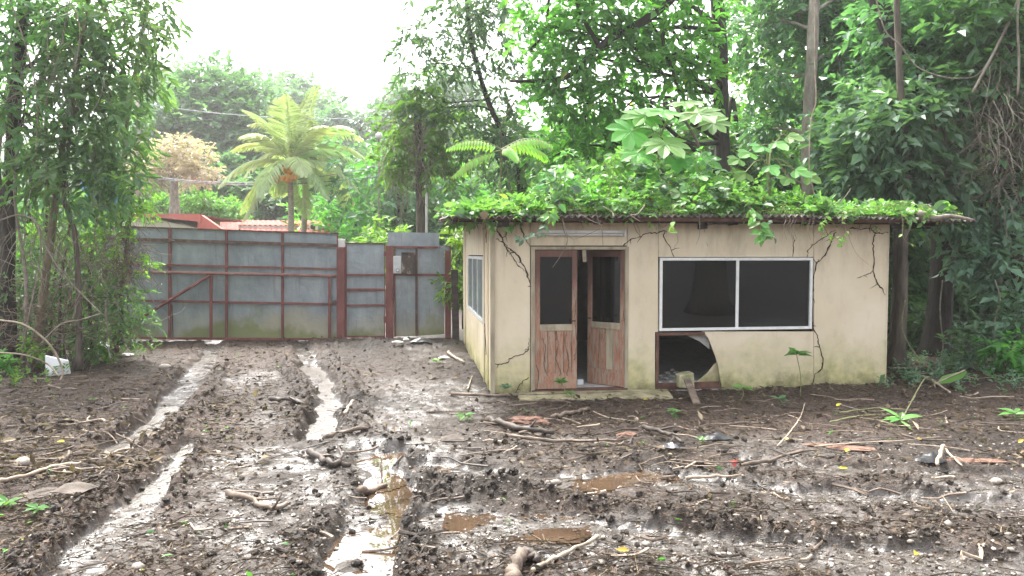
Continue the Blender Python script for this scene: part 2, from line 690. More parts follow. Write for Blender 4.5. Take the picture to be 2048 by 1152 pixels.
def puddle(pts, w, level, label, mat='water'):
    pts = pl(pts)
    x0, y0 = pts.min(0) - w
    x1, y1 = pts.max(0) + w
    gx = np.arange(x0, x1, .03)
    gy = np.arange(y0, y1, .04)
    X, Y = np.meshgrid(gx, gy)
    h = terrain(X, Y)[0]
    d = seg_dist(X, Y, pts)
    ok = (h < level + .012) & (d < w)
    i = np.arange(X.size).reshape(X.shape)
    c = ok[:-1, :-1] | ok[:-1, 1:] | ok[1:, 1:] | ok[1:, :-1]
    q = np.stack([i[:-1, :-1][c], i[:-1, 1:][c], i[1:, 1:][c], i[1:, :-1][c]], 1)
    if not len(q):
        return
    u, inv = np.unique(q, return_inverse=True)
    V = np.stack([X.ravel()[u], Y.ravel()[u], np.full(len(u), level)], 1)
    tag(link('puddle', np_mesh('puddle', V, [inv.reshape(-1, 4)]), M[mat]), label, 'puddle', kind='structure')


puddle([(425, 685), (395, 745), (365, 785), (310, 840), (255, 885)], .34, -.060, 'long shallow puddle in the left wheel rut near the gate', 'film')
puddle([(375, 895), (345, 940), (300, 985)], .32, -.050, 'wet strip of water in the left rut nearer the camera', 'film')
puddle([(604, 683), (640, 760), (662, 800), (652, 840), (632, 876)], .30, -.062, 'curved puddle shining in the right wheel rut', 'film')
puddle([(815, 920), (750, 925), (725, 940)], .5, -.062, 'bright puddle in the middle of the track behind the mud mound')
puddle([(775, 965), (752, 1010), (735, 1080), (718, 1160), (700, 1250)], .36, -.068, 'bright sky reflecting puddle in the rut at the lower centre')
puddle([(1290, 950), (1210, 970), (1050, 968)], .34, -.030, 'brown muddy puddle right of the mud mound')
puddle([(960, 1035), (1050, 1045), (1110, 1050)], .28, -.026, 'shallow brown puddle in front of the mud ridge')

# pale yard beyond the gate
t = NT('yard_concrete')
t.set(t.ramp(t.noise(3, t.coord('Object'), 6), [(.3, (.33, .31, .29)), (.7, (.47, .45, .42))]), .6)
mb = MB()
mb.box(-18, 4, 18.05, 60, -.12, -.05)
M['yard'] = t.m
tag(mb.build('yard', M['yard']), 'pale concrete yard beyond the metal gate', 'yard', kind='structure')

# wooded hill far behind
hx = np.linspace(-170, 260, 90)
hy = np.linspace(62, 330, 50)
HX, HY = np.meshgrid(hx, hy)
HZ = 25 * sstep(62, 150, HY) * (.75 + .5 * fbm(HX, HY, .012, 3, 4)) - 1.2
i = np.arange(HX.size).reshape(HX.shape)
hq = np.stack([i[:-1, :-1], i[:-1, 1:], i[1:, 1:], i[1:, :-1]], -1).reshape(-1, 4)
M['hill'] = mottled('hill_ground', (.02, .045, .018), (.04, .08, .03), None, .3, .9)
tag(link('hill', np_mesh('hill', np.stack([HX.ravel(), HY.ravel(), HZ.ravel()], 1), [hq], None, True), M['hill']), 'green wooded hill rising far behind the gate', 'hill', kind='structure')


def hill_z(x, y):
    x = np.array([x]); y = np.array([y])
    return float((25 * sstep(62, 150, y) * (.75 + .5 * fbm(x, y, .012, 3, 4)) - 1.2)[0])
# ------------------------------------------------------------------ guard hut
HA = rad(7.5)
HC = np.array([-0.28, 10.6, 0.0])
U = np.array([math.cos(HA), math.sin(HA), 0])
Vv = np.array([-math.sin(HA), math.cos(HA), 0])


def FW(px, py, t=0.0):
    p = on_plane(px, py, HC + Vv * t, Vv) - HC
    return float(np.dot(p, U)), float(p[2])


def SW(px, py, s=0.0):
    p = on_plane(px, py, HC + U * s, U) - HC
    return float(np.dot(p, Vv)), float(p[2])


def wall_mat():
    t = NT('painted_fibre_board')
    v = t.coord('Object')
    z = t.node('ShaderNodeSeparateXYZ')
    t.l.new(v, z.inputs[0])
    zz = z.outputs['Z']
    base = t.ramp(t.noise(1.1, v, 6, .6), [(.3, (.62, .525, .375)), (.55, (.69, .60, .45)), (.75, (.73, .65, .51))])
    st = t.noise(3.5, t.coord('Object', (1.1, 1.1, .35)), 6, .65)
    base = t.mix(t.ramp(st, [(.55, 0.0), (.78, .3)]), base, (.30, .225, .145))
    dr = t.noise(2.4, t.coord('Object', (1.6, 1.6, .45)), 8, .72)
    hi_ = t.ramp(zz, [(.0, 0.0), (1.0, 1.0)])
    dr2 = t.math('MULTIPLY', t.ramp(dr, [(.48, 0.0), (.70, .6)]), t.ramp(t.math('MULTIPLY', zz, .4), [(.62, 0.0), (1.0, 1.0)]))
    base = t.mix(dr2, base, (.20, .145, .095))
    pt = t.noise(2.6, v, 8, .75)
    base = t.mix(t.ramp(pt, [(.60, 0.0), (.68, .35)]), base, (.74, .68, .56))
    gr = t.noise(1.9, t.coord('Object', (1, 1, .7)), 7, .75)
    base = t.mix(t.ramp(gr, [(.58, 0.0), (.74, .4)]), base, (.30, .255, .18))
    n = t.noise(1.6, v, 6, .7)
    mossm = t.math('SUBTRACT', t.math('ADD', t.math('MULTIPLY', n, 1.7), .0), t.math('MULTIPLY', zz, 1.1))
    moss = t.ramp(mossm, [(.0, 0.0), (.8, .85)])
    base = t.mix(moss, base, t.ramp(t.noise(7, v, 5), [(.35, (.28, .28, .10)), (.65, (.52, .47, .22))]))
    dm = t.math('SUBTRACT', t.math('MULTIPLY', t.noise(2.6, v, 8, .78), 1.75), t.math('MULTIPLY', zz, 1.5))
    base = t.mix(t.ramp(dm, [(.55, 0.0), (.95, .75)]), base, (.11, .105, .05))
    sp = t.ramp(t.noise(48, v, 2), [(.70, 0.0), (.76, .5)])
    base = t.mix(sp, base, (.16, .12, .08))
    t.set(base, .62, 0, .35)
    t.bump(t.noise(9, v, 5), .12, .02)
    return t.m


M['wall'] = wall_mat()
M['trim'] = mottled('weathered_cream_trim', (.24, .20, .14), (.40, .345, .25), (.47, .41, .3), 9, .7, .3, 40, .005, 0, (1, 1, .2))
M['alu'] = mottled('white_aluminium', (.62, .63, .62), (.75, .76, .75), None, 8, .35, .05, 30, .002)
M['roof_iron'] = mottled('old_roof_sheet', (.07, .06, .052), (.21, .19, .17), (.36, .34, .31), 6, .75, .3, 60, .005)
M['dark_wood'] = mottled('dark_rotten_wood', (.018, .013, .011), (.045, .034, .028), (.075, .06, .05), 7, .8, .6, 40, .01, 0, (.3, 2, 2))
M['brown_wood'] = mottled('red_brown_wood', (.06, .028, .02), (.125, .06, .042), (.17, .09, .065), 8, .75, .4, 40, .01)
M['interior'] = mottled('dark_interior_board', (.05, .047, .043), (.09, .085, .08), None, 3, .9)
M['trail'] = mottled('termite_mud', (.022, .014, .010), (.055, .036, .024), None, 25, .95, .9, 70, .01)
M['tube_white'] = mottled('lamp_tube', (.6, .62, .62), (.75, .77, .77), None, 6, .25, .05)
M['rubble'] = mottled('rubble', (.35, .34, .32), (.5, .49, .47), None, 10, .8)


def door_mat():
    t = NT('peeling_orange_door')
    v = t.coord('Object')
    z = t.node('ShaderNodeSeparateXYZ')
    t.l.new(v, z.inputs[0])
    n = t.noise(9, t.coord('Object', (3.2, 3.2, .55)), 8, .75)
    base = t.ramp(t.noise(3, v, 4), [(.3, (.30, .135, .085)), (.55, (.38, .19, .125)), (.75, (.42, .26, .185))])
    base = t.mix(t.ramp(n, [(.52, 0.0), (.60, .7)]), base, (.13, .08, .055))
    n2 = t.noise(8, t.coord('Object', (3.5, 3.5, .5)), 8, .75)
    base = t.mix(t.ramp(n2, [(.47, 0.0), (.56, .75)]), base, (.36, .31, .24))
    top = t.ramp(t.math('ADD', t.math('MULTIPLY', z.outputs['Z'], .45), t.math('MULTIPLY', n, .5)), [(.75, 0.0), (1.05, .8)])
    base = t.mix(top, base, (.10, .045, .04))
    t.set(base, .7, 0, .3)
    t.bump(n, .4, .01)
    return t.m


M['door'] = door_mat()


def glass_mat(name, tint, refl=1.0, rough=.01):
    t = NT(name)
    t.n.remove(t.b)
    tr = t.node('ShaderNodeBsdfTransparent')
    t.put(tr.inputs[0], tint)
    gl = t.node('ShaderNodeBsdfGlossy')
    t.put(gl.inputs[0], (.82, .92, 1))
    gl.inputs['Roughness'].default_value = rough
    fr = t.node('ShaderNodeFresnel')
    fr.inputs[0].default_value = 1.55
    mx = t.node('ShaderNodeMixShader')
    t.put(mx.inputs[0], t.math('ADD', t.math('MULTIPLY', fr.outputs[0], refl), .0, True))
    t.l.new(tr.outputs[0], mx.inputs[1])
    t.l.new(gl.outputs[0], mx.inputs[2])
    t.l.new(mx.outputs[0], t.out.inputs['Surface'])
    return t.m


M['glass'] = glass_mat('dark_window_glass', (.02, .023, .024), 1.0)
t = NT('frosted_grey_pane')
t.set(t.ramp(t.noise(4, t.coord('Object', (1, 1, .3)), 5), [(.3, (.10, .13, .13)), (.7, (.22, .26, .255))]), .22, 0, .6)
M['frost'] = t.m

hut = thing('guard_hut', 'abandoned cream guard hut with peeling doors and plants growing on its roof', 'hut', HC, HA)
fl = lambda u, v, a: (u, a, v)          # front-wall polygon -> local
sl = lambda u, v, a: (a, u, v)


def front_panel(px_poly, t0=0.0, t1=.03, name='wall_panel', mat='wall'):
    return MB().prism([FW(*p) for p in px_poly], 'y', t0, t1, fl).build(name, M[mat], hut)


rg = random.Random(5)
TOPY = 421
front_panel([(986, TOPY), (1060, TOPY), (1060, 786), (1052, 789), (1046, 783), (1035, 788), (1000, 789), (986, 786)])
front_panel([(1061, TOPY), (1254, TOPY), (1254, 491), (1061, 491)])
front_panel([(1255, TOPY), (1316, TOPY), (1316, 664), (1310, 664), (1310, 787), (1290, 789), (1270, 787), (1258, 790), (1255, 786)])
front_panel([(1317, TOPY), (1627, TOPY), (1627, 514), (1317, 514)])
front_panel([(1404, 663), (1627, 663), (1627, 770), (1622, 775), (1619, 782), (1560, 784), (1490, 785), (1444, 786), (1443, 770), (1440, 752), (1437, 733), (1431, 712), (1424, 694), (1417, 676), (1410, 668)])
front_panel([(1628, TOPY), (1779, TOPY), (1770, 764), (1760, 768), (1742, 770), (1728, 771), (1718, 778), (1708, 784), (1690, 781), (1668, 784), (1634, 783), (1632, 776), (1628, 768)])
# inner lining behind the hole
front_panel([(1372, 668), (1424, 668), (1424, 700), (1404, 684), (1386, 676)], .10, .115, 'lining_panel', 'rubble')
front_panel([(1446, 722), (1446, 786), (1382, 786), (1398, 766), (1420, 748), (1434, 730)], .10, .115, 'lining_panel', 'wall')

L_S = 6.11
T_D = 6.0
H_F = 2.58
# side wall boards (left)
bt = [0.0, .30, .62, 1.10]
wt0, wz0 = SW(966, 640)
wt1, wz1 = SW(930, 513)
wt0, wt1 = 1.15, 4.5
wzb, wzt = .93, 1.99
edges = [0.0, .28, .58, .86, 1.14, 2.3, 3.4, 4.52, 5.2, 6.0]
for a, b in zip(edges[:-1], edges[1:]):
    gap = .012
    if b <= 1.15 or a >= 4.5:
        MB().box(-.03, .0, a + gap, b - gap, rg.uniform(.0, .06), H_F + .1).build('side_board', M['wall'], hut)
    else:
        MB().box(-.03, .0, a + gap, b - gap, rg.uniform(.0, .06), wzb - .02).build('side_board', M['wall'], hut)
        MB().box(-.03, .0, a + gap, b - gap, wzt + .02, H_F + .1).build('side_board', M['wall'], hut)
for a in (.28, .86, 5.2):
    MB().box(-.05, -.031, a - .03, a + .03, .04, H_F + .1).build('batten', M['wall'], hut)
MB().box(-.034, .03, -.034, -.002, .02, H_F + .02).build('corner_post', M['trim'], hut)
# other walls, floor, ceiling, studs
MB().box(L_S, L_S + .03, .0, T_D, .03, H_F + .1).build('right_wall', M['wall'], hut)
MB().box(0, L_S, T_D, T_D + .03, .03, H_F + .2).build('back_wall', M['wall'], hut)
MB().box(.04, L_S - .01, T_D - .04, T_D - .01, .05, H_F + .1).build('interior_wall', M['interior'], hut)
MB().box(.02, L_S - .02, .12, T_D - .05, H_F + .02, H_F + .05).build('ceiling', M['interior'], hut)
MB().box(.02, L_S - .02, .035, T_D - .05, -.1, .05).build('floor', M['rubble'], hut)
# sill plate and studs
b0 = FW(1312, 780)
MB().box(0.0, FW(1064, 700)[0], .031, .085, .0, .09).build('sill_plate', M['brown_wood'], hut)
MB().box(FW(1256, 700)[0], L_S, .031, .085, .0, .10).build('sill_plate', M['brown_wood'], hut)
s0 = FW(1312, 700)[0]
MB().box(s0, s0 + .045, -.004, .085, .10, FW(1312, 665)[1]).build('stud', M['brown_wood'], hut)
sA = FW(1406, 664)[0]
MB().box(s0 + .046, sA + .03, -.003, .08, FW(1350, 671)[1], FW(1350, 664.5)[1]).build('sill_rail', M['brown_wood'], hut)
for px in (1062, 1253, 1629):
    s = FW(px, 600)[0]
    MB().box(s - .02, s + .025, .032, .09, .1, H_F).build('stud', M['brown_wood'], hut)

# ---- front window
(wa, wb_), (wc, wd) = FW(1318, 662), FW(1625, 516)
s0, s1 = wa, wc
zb, zt = wb_, FW(1318, 515.5)[1]
fr = MB()
fw_ = .042
fr.box(s0, s1, -.022, .04, zb, zb + fw_).box(s0, s1, -.022, .04, zt - fw_, zt)
fr.box(s0, s0 + fw_, -.0215, .04, zb + fw_, zt - fw_).box(s1 - fw_, s1, -.0215, .04, zb + fw_, zt - fw_)
win = fr.build('window', M['alu'], hut, bevel=.004)
win['label'] = 'wide white framed sliding window with dark glass'
sm = FW(1474, 600)[0]
MB().box(sm - .026, sm - .002, -.015, .0, zb + fw_, zt - fw_).build('mullion', M['alu'], win)
MB().box(sm + .001, sm + .026, -.004, .02, zb + fw_, zt - fw_).build('mullion', M['alu'], win)
MB().box(s0 + fw_, sm - .026, -.008, -.003, zb + fw_, zt - fw_).build('pane', M['glass'], win)
MB().box(sm + .026, s1 - fw_, .010, .015, zb + fw_, zt - fw_).build('pane', M['glass'], win)
# ---- side window
fr = MB()
for a, b, c, d in ((wt0, wt1, wzb, wzb + .05), (wt0, wt1, wzt - .05, wzt)):
    fr.box(-.04, .02, a, b, c, d)
for a in (wt0, wt1 - .05):
    fr.box(-.0395, .02, a, a + .05, wzb + .05, wzt - .05)
sw = fr.build('window', M['alu'], hut)
sw['label'] = 'side window with grey frosted panes'
nP = 3
for k in range(nP):
    a = wt0 + .05 + k * (wt1 - wt0 - .1) / nP
    b = wt0 + .05 + (k + 1) * (wt1 - wt0 - .1) / nP
    MB().box(-.02, -.012, a + .015, b - .015, wzb + .05, wzt - .05).build('pane', M['frost'], sw)
    if k:
        MB().box(-.035, .0, a - .014, a + .014, wzb + .05, wzt - .05).build('mullion', M['alu'], sw)

# ---- double door
dl, dr = FW(1070, 640)[0], FW(1249, 640)[0]
dz1 = FW(1110, 500)[1]
dz0 = .06
sl_l, sl_r = FW(1061.5, 640)[0], FW(1256.5, 640)[0]
dfm = MB()
dfm.box(sl_l, dl - .004, -.014, .06, .02, dz1 + .05)
dfm.box(dr + .004, sl_r, -.014, .06, .02, dz1 + .05)
dfm.box(dl - .004, dr + .004, -.0135, .06, dz1 + .006, dz1 + .05)
dframe = dfm.build('door_frame', M['trim'], hut, bevel=.003)
hd = MB()
for s in (dl + .64 - .03, ):
    pass
MB().bar((dl + .72, -.004, dz1), (dl + .73, -.004, dz1 - .17), .055, .015, (1, 0, 0)).build('hanging_batten', M['stick_pale'], hut)


def door_leaf(hinge, w, ang, sgn, label):
    """local x from hinge towards free edge (sgn +1 right, -1 left)"""
    h = dz1 - dz0
    st, tr, mr, br = .075, .10, .095, .24
    X = lambda a: sgn * a
    f = MB()

    def bx(a, b, y0, y1, z0, z1, m=f):
        m.box(min(X(a), X(b)), max(X(a), X(b)), y0, y1, z0, z1)
    bx(0, st, 0, .04, 0, h)
    bx(w - st, w, 0, .04, 0, h)
    bx(st, w - st, .001, .039, h - tr, h)
    bx(st, w - st, .001, .039, 0, br)
    d = f.build('door', M['door'], hut, loc=(hinge, .012, dz0), rot=(0, 0, ang), bevel=.004)
    d['label'] = label
    zm = FW(1110, 662)[1] - dz0
    m = MB()
    bx(st, w - st, -.004, .042, zm, zm + mr, m)
    m.build('mid_rail', M['trim'], d, bevel=.004)
    m = MB()
    bx(st, w - st, .017, .022, zm + mr, h - tr, m)
    m.build('pane', M['glass'], d)
    n = 4
    bw = (w - 2 * st) / n
    for k in range(n):
        m = MB()
        bx(st + k * bw + .004, st + (k + 1) * bw - .004, .008 + .003 * (k % 2), .03, br, zm, m)
        m.build('board', M['door'] if not (k == 1 and sgn < 0) else M['trim'], d, bevel=.003)
    m = MB()
    m.tube([(X(w - .035), -.002, 1.0), (X(w - .035), -.045, 1.0), (X(w - .1), -.05, 1.0)], .01, 6)
    m.build('handle', M['dark_wood'], d)
    return d


door_leaf(dl, .625, 0.0, 1, 'closed left door leaf with peeling orange paint')
door_leaf(dr, .64, -rad(46), -1, 'right door leaf swung inward, dark weathered wood')
MB().box(dl - .05, dr + .05, -.02, .12, .0, .052).build('threshold', M['brown_wood'], hut)

# ---- roof: rafters, fascia, corrugated sheets
RS0, RS1 = FW(900, 430, -.42)[0], FW(1943, 440, -.42)[0]
zr0 = FW(1000, 429.5, -.42)[1]
slope = .035


def roof_z(tv):
    return zr0 + (tv + .42) * slope


def raf(s, t0=-.36, t1=6.3, w=.05, hgt=.10, nm='rafter'):
    MB().hexa([(s - w / 2, t0, roof_z(t0) - .022 - hgt), (s + w / 2, t0, roof_z(t0) - .022 - hgt), (s + w / 2, t1, roof_z(t1) - .022 - hgt), (s - w / 2, t1, roof_z(t1) - .022 - hgt),
               (s - w / 2, t0, roof_z(t0) - .022), (s + w / 2, t0, roof_z(t0) - .022), (s + w / 2, t1, roof_z(t1) - .022), (s - w / 2, t1, roof_z(t1) - .022)]).build(nm, M['dark_wood'], hut)


for s in (RS0 + .06, 1.5, 3.1, 4.7, RS1 - .45):
    raf(s)
MB().box(RS0 + .03, RS1 - .05, -.385, -.355, roof_z(-.36) - .075, roof_z(-.36) - .022).build('fascia_board', M['brown_wood'], hut)
MB().box(RS0 + .1, RS1 - .3, -.16, -.10, roof_z(-.13) - .10, roof_z(-.13) - .023).build('purlin', M['dark_wood'], hut)
MB().box(L_S + .04, RS1 - .35, -.02, .05, H_F - .16, H_F - .06).build('wall_beam', M['dark_wood'], hut)
MB().box(L_S + .04, RS1 - .5, -.10, -.05, H_F - .10, H_F - .03).build('wall_beam', M['dark_wood'], hut)
# louvre-like eave brackets
s0, z0 = FW(1395, 456)
s1, z1 = FW(1461, 434)
for a, b, c, d in ((s0, s0 + .04, z0 - .02, z1), (s0 + .04, s1, z0 + .055, z0 + .085), (s0 + .04, s1, z0 + .105, z0 + .13), (s1 - .04, s1, z0 + .04, z1)):
    MB().box(a, b, -.28, -.004, c, d).build('eave_bracket', M['dark_wood'], hut)
s0, z0 = FW(990, 455)
MB().box(s0, s0 + .17, -.30, -.004, z0, z0 + .13).build('eave_bracket', M['dark_wood'], hut)
NS = 9
sw_ = (RS1 - RS0) / NS
cols = 64
per = .098


def sheet_mesh(t0, t1, ww):
    u = np.linspace(0, ww, cols)
    zc = 0.019 * np.sin(u * 2 * math.pi / per)
    rows = []
    for tv in np.linspace(t0, t1, 3):
        rows.append(np.stack([u, np.full(cols, tv), zc + (tv - t0) * slope], 1))
    top = np.concatenate(rows)
    V = np.concatenate([top, top - np.array([0, 0, .010])])
    n = len(top)
    i = np.arange(n).reshape(3, cols)
    q = np.stack([i[:-1, :-1], i[:-1, 1:], i[1:, 1:], i[1:, :-1]], -1).reshape(-1, 4)
    fr_ = np.stack([i[0, :-1] + n, i[0, 1:] + n, i[0, 1:], i[0, :-1]], -1)
    return np_mesh('roof_sheet', V, [np.concatenate([q, q[:, ::-1] + n, fr_])], None, False)


sm1 = sheet_mesh(0, 3.5, sw_ + .09)
sm2 = sheet_mesh(0, 3.5, sw_ + .09)
for k in range(NS):
    sag = -.012 * abs(k - 4) + rg.uniform(-.006, .006)
    link('roof_sheet', sm1, M['roof_iron'], hut, loc=(RS0 + k * sw_ - .04, -.47 + rg.uniform(-.025, .025), roof_z(-.42) + .012 + .008 * (k % 2) + sag), rot=(0, rg.uniform(-.006, .006), 0))
    link('roof_sheet', sm2, M['roof_iron'], hut, loc=(RS0 + k * sw_ - .04, 2.95, roof_z(2.95) + .03 + .008 * (k % 2)))

# ---- termite trails on the wall
trails = [
    ([(990, 450), (994, 462), (1004, 476), (1010, 490), (1022, 500), (1036, 512), (1046, 530), (1054, 548), (1061, 568), (1067, 590)], .016),
    ([(990, 478), (1008, 486), (1016, 500), (1026, 516), (1036, 530), (1048, 540)], .010),
    ([(1004, 476), (1012, 470), (1011, 450), (1014, 436)], .008),
    ([(1028, 434), (1040, 444), (1042, 460), (1050, 476), (1059, 492)], .012),
    ([(986, 727), (1000, 728), (1014, 725), (1020, 717), (1036, 711), (1050, 705), (1057, 695), (1058, 676)], .010),
    ([(1031, 790), (1036, 776), (1046, 762), (1058, 755)], .010),
    ([(1247, 491), (1256, 483), (1263, 478), (1279, 474), (1295, 466), (1306, 467), (1315, 466), (1329, 461), (1327, 474), (1338, 490), (1348, 513)], .011),
    ([(1613, 514), (1618, 500), (1626, 490), (1639, 480), (1650, 474), (1659, 466), (1671, 460)], .009),
    ([(1699, 456), (1720, 458), (1739, 456), (1745, 461), (1751, 466), (1762, 467), (1776, 464)], .013),
    ([(1739, 456), (1742, 448), (1752, 443), (1764, 442)], .008),
    ([(1671, 464), (1664, 480), (1658, 494), (1651, 508), (1642, 519), (1633, 526), (1629, 544), (1626, 566), (1625, 590), (1623, 614), (1624, 640), (1627, 656), (1635, 675), (1638, 690), (1644, 710), (1645, 735), (1638, 742), (1630, 750), (1626, 764), (1621, 778)], .013),
    ([(1625, 518), (1629, 522), (1633, 527)], .009),
    ([(1751, 466), (1746, 480), (1745, 496), (1748, 515), (1747, 540), (1750, 556), (1756, 570), (1764, 578), (1770, 590)], .013),
    ([(1747, 540), (1738, 547), (1726, 551), (1713, 557)], .008),
    ([(1160, 516), (1158, 500), (1150, 494)], .006),
    ([(1255, 655), (1249, 640), (1247, 620)], .006),
    ([(1586, 470), (1587, 490), (1586, 514)], .008),
]
trg = np.random.default_rng(11)
for pts, r in trails:
    q = []
    for (x, y) in pts:
        s, z = FW(x, y)
        q.append((s, -.004, z))
    q = smooth_path(q, 4)
    q = [p + np.array([trg.normal(0, .006), 0, trg.normal(0, .006)]) for p in q]
    mb = MB()
    mb.tube(q, [r * (.45 + .6 * trg.random()) * (.8 if i < len(q) * .85 else .5) for i in range(len(q))], 5, True, .3, trg)
    for i in range(3, len(q) - 2, 5):      # short side runs
        if trg.random() < .6:
            d = np.array([trg.normal(0, .05), 0, trg.normal(0, .04)])
            mb.tube([q[i], q[i] + d * .6, q[i] + d + np.array([trg.normal(0, .02), 0, -.02])], [r * .5, r * .4, r * .15], 4)
    mb.build('termite_trail', M['trail'], hut)
# trails on the left boards
for t0, z0, t1, z1 in ((.35, 2.5, .30, 2.1), (.62, 2.5, .55, 2.2), (.9, 1.1, .6, .5), (.3, 2.1, .26, .6)):
    q = [(-.034, t0 + (t1 - t0) * k / 6 + trg.normal(0, .02), z0 + (z1 - z0) * k / 6) for k in range(7)]
    MB().tube(smooth_path(q, 3), .008, 4, True, .3, trg).build('termite_trail', M['trail'], hut)
# trails on the left door leaf (front face of the board)
for pts in ([(1085, 676), (1092, 700), (1088, 730), (1096, 752)], [(1112, 664), (1116, 690), (1112, 716), (1122, 742), (1118, 752)], [(1134, 664), (1130, 690), (1138, 720), (1134, 752)], [(1072, 730), (1078, 750), (1074, 780)], [(1152, 600), (1150, 640), (1154, 690), (1148, 720)]):
    q = []
    for (x, y) in pts:
        s, z = FW(x, y)
        q.append((s + trg.normal(0, .004), .008, z))
    MB().tube([a_ + np.array([trg.normal(0, .004), 0, 0]) for a_ in smooth_path(q, 6)], .0038, 4, True, .5, trg).build('termite_trail', M['trail'], hut)

# ---- fluorescent lamp above the door
s0, z0 = FW(1075, 472.5)
s1, z1 = FW(1248, 461)
lp = HC + U * ((s0 + s1) / 2) + np.array([0, 0, (z0 + z1) / 2]) - Vv * .0
lamp = thing('fluorescent_lamp', 'unlit white fluorescent tube fitting above the hut doors', 'lamp', lp, HA)
hl = (s1 - s0) / 2
MB().box(-hl, hl, -.035, -.002, .0, .045).build('housing', M['alu'], lamp, bevel=.004)
MB().tube([(-hl + .03, -.05, -.022), (hl - .03, -.05, -.022)], .015, 10).build('tube', M['tube_white'], lamp, smooth=True)
for sg in (-1, 1):
    MB().box(sg * hl - .012, sg * hl + .012, -.07, -.001, -.045, .046).build('end_cap', M['alu'], lamp)

# ---- things in and round the broken opening
bpos = HC + U * FW(1372, 760)[0] + Vv * .02
m = MB().hexa([(-.14, -.06, .04), (.10, -.10, .03), (.14, .10, .04), (-.12, .12, .05), (-.13, -.05, .23), (.09, -.09, .26), (.12, .10, .27), (-.12, .11, .24)])
tag(m.build('concrete_block', mottled('mossy_block', (.18, .19, .08), (.40, .36, .24), (.5, .45, .33), 6, .9, .6), loc=tuple(bpos), rot=(0, 0, .3), bevel=.015), 'mossy broken concrete block in the hole of the hut wall', 'block')
a = P(1374, 758, 10.62)
b = gp(1394, 812, .02)
m = MB().bar(a, b, .10, .025, (1, 0, 0))
tag(m.build('plank', M['stick']), 'short plank leaning out of the hole in the wall', 'plank')
a = P(1316, 768, 10.75)
rb = MB()
for k in range(40):
    s = FW(1316, 700)[0] + trg.random() * .75
    tt = .2 + trg.random() * 1.2
    w = HC + U * s + Vv * tt
    rb.lump((w[0], w[1], .06 + .03 * trg.random()), (.05 * (.5 + trg.random()), .04, .025), k, 0, .4)
tag(rb.build('rubble', M['rubble']), 'pale rubble on the floor inside the hole', 'rubble', kind='stuff')
c = HC + U * (FW(1170, 750)[0]) + Vv * .35
m = MB().box(-.05, .05, -.03, .03, 0, .08)
tag(m.build('carton', M['white_sheet'], loc=(c[0], c[1], .055), rot=(0, 0, .3), bevel=.006), 'small white carton just inside the open doors', 'carton')
# doorstep slab
a = HC + U * FW(1040, 790)[0] - Vv * .16
step = MB().hexa([(-.12, -.42, -.08), (2.15, -.36, -.08), (2.2, .10, -.08), (-.05, .10, -.08), (-.1, -.40, .035), (2.12, -.33, .02), (2.18, .10, .045), (-.04, .10, .045)])
M['mossy_step'] = mottled('mossy_step', (.12, .115, .06), (.30, .265, .16), (.42, .38, .26), 5, .9, .6)
tag(step.build('doorstep', M['mossy_step'], loc=tuple(a), rot=(0, 0, HA - .02), bevel=.02), 'low cream concrete doorstep half buried before the hut doors', 'doorstep')
# ------------------------------------------------------------------ gate, posts and fence panel
GA = rad(5.0)
GN = np.array([-math.sin(GA), math.cos(GA), 0])
G0 = np.array([(683 - 1024) / F * 17.6, 17.6, 0])


def GP(px, py, off=0.0):
    return on_plane(px, py, G0 - GN * off, GN)


def galv():
    t = NT('galvanised_sheet')
    v = t.coord('Object')
    z = t.node('ShaderNodeSeparateXYZ')
    t.l.new(v, z.inputs[0])
    zz = z.outputs['Z']
    c = t.ramp(t.noise(2.2, t.coord('Object', (1, 1, .5)), 7, .65), [(.3, (.17, .205, .225)), (.5, (.25, .29, .315)), (.72, (.34, .38, .40))])
    c = t.mix(t.ramp(t.noise(60, v, 2), [(.45, 0.0), (.6, .25)]), c, (.32, .34, .34))
    sp = t.ramp(t.noise(30, v, 2), [(.72, 0.0), (.75, .6)])
    c = t.mix(sp, c, (.55, .56, .55))
    rs = t.noise(6, t.coord('Object', (1.5, 1.5, .10)), 6, .7)
    c = t.mix(t.ramp(rs, [(.58, 0.0), (.72, .5)]), c, (.13, .10, .085))
    sw_ = t.noise(4, t.coord('Object', (2.5, 2.5, .3)), 6, .7)
    c = t.mix(t.ramp(sw_, [(.55, 0.0), (.7, .35)]), c, (.42, .44, .44))
    n = t.noise(.9, v, 5, .6)
    dirt = t.ramp(t.math('SUBTRACT', t.math('MULTIPLY', n, 1.9), zz), [(.2, 0.0), (.85, .85)])
    c = t.mix(dirt, c, (.40, .36, .26))
    mo = t.ramp(t.math('SUBTRACT', t.math('MULTIPLY', t.noise(.8, t.coord('Object', (1.3, 1, 1)), 4), 2.3), zz), [(.75, 0.0), (1.15, .8)])
    c = t.mix(mo, c, (.19, .22, .075))
    t.set(c, t.math('ADD', t.math('MULTIPLY', dirt, .35), .42, True), .25, .4)
    t.bump(t.noise(2.2, v, 4), .6, .06)
    return t.m


M['galv'] = galv()
M['red_steel'] = mottled('red_oxide_steel', (.11, .032, .03), (.19, .062, .055), (.24, .10, .09), 5, .6, .25, 50, .004, 0, (1, 1, .4))
M['red_pale'] = mottled('faded_red_steel', (.17, .07, .06), (.27, .13, .115), (.32, .2, .17), 6, .6, .2, 50, .003)
M['rust_steel'] = mottled('brown_rusty_steel', (.055, .03, .025), (.12, .07, .055), (.2, .14, .11), 8, .8, .3, 60, .004)
M['white_paint'] = mottled('white_pillar', (.55, .54, .52), (.74, .73, .71), None, 4, .7)

gate = thing('sliding_gate', 'wide sliding gate of galvanised sheets in a red steel frame', 'gate', GP(455, 678))


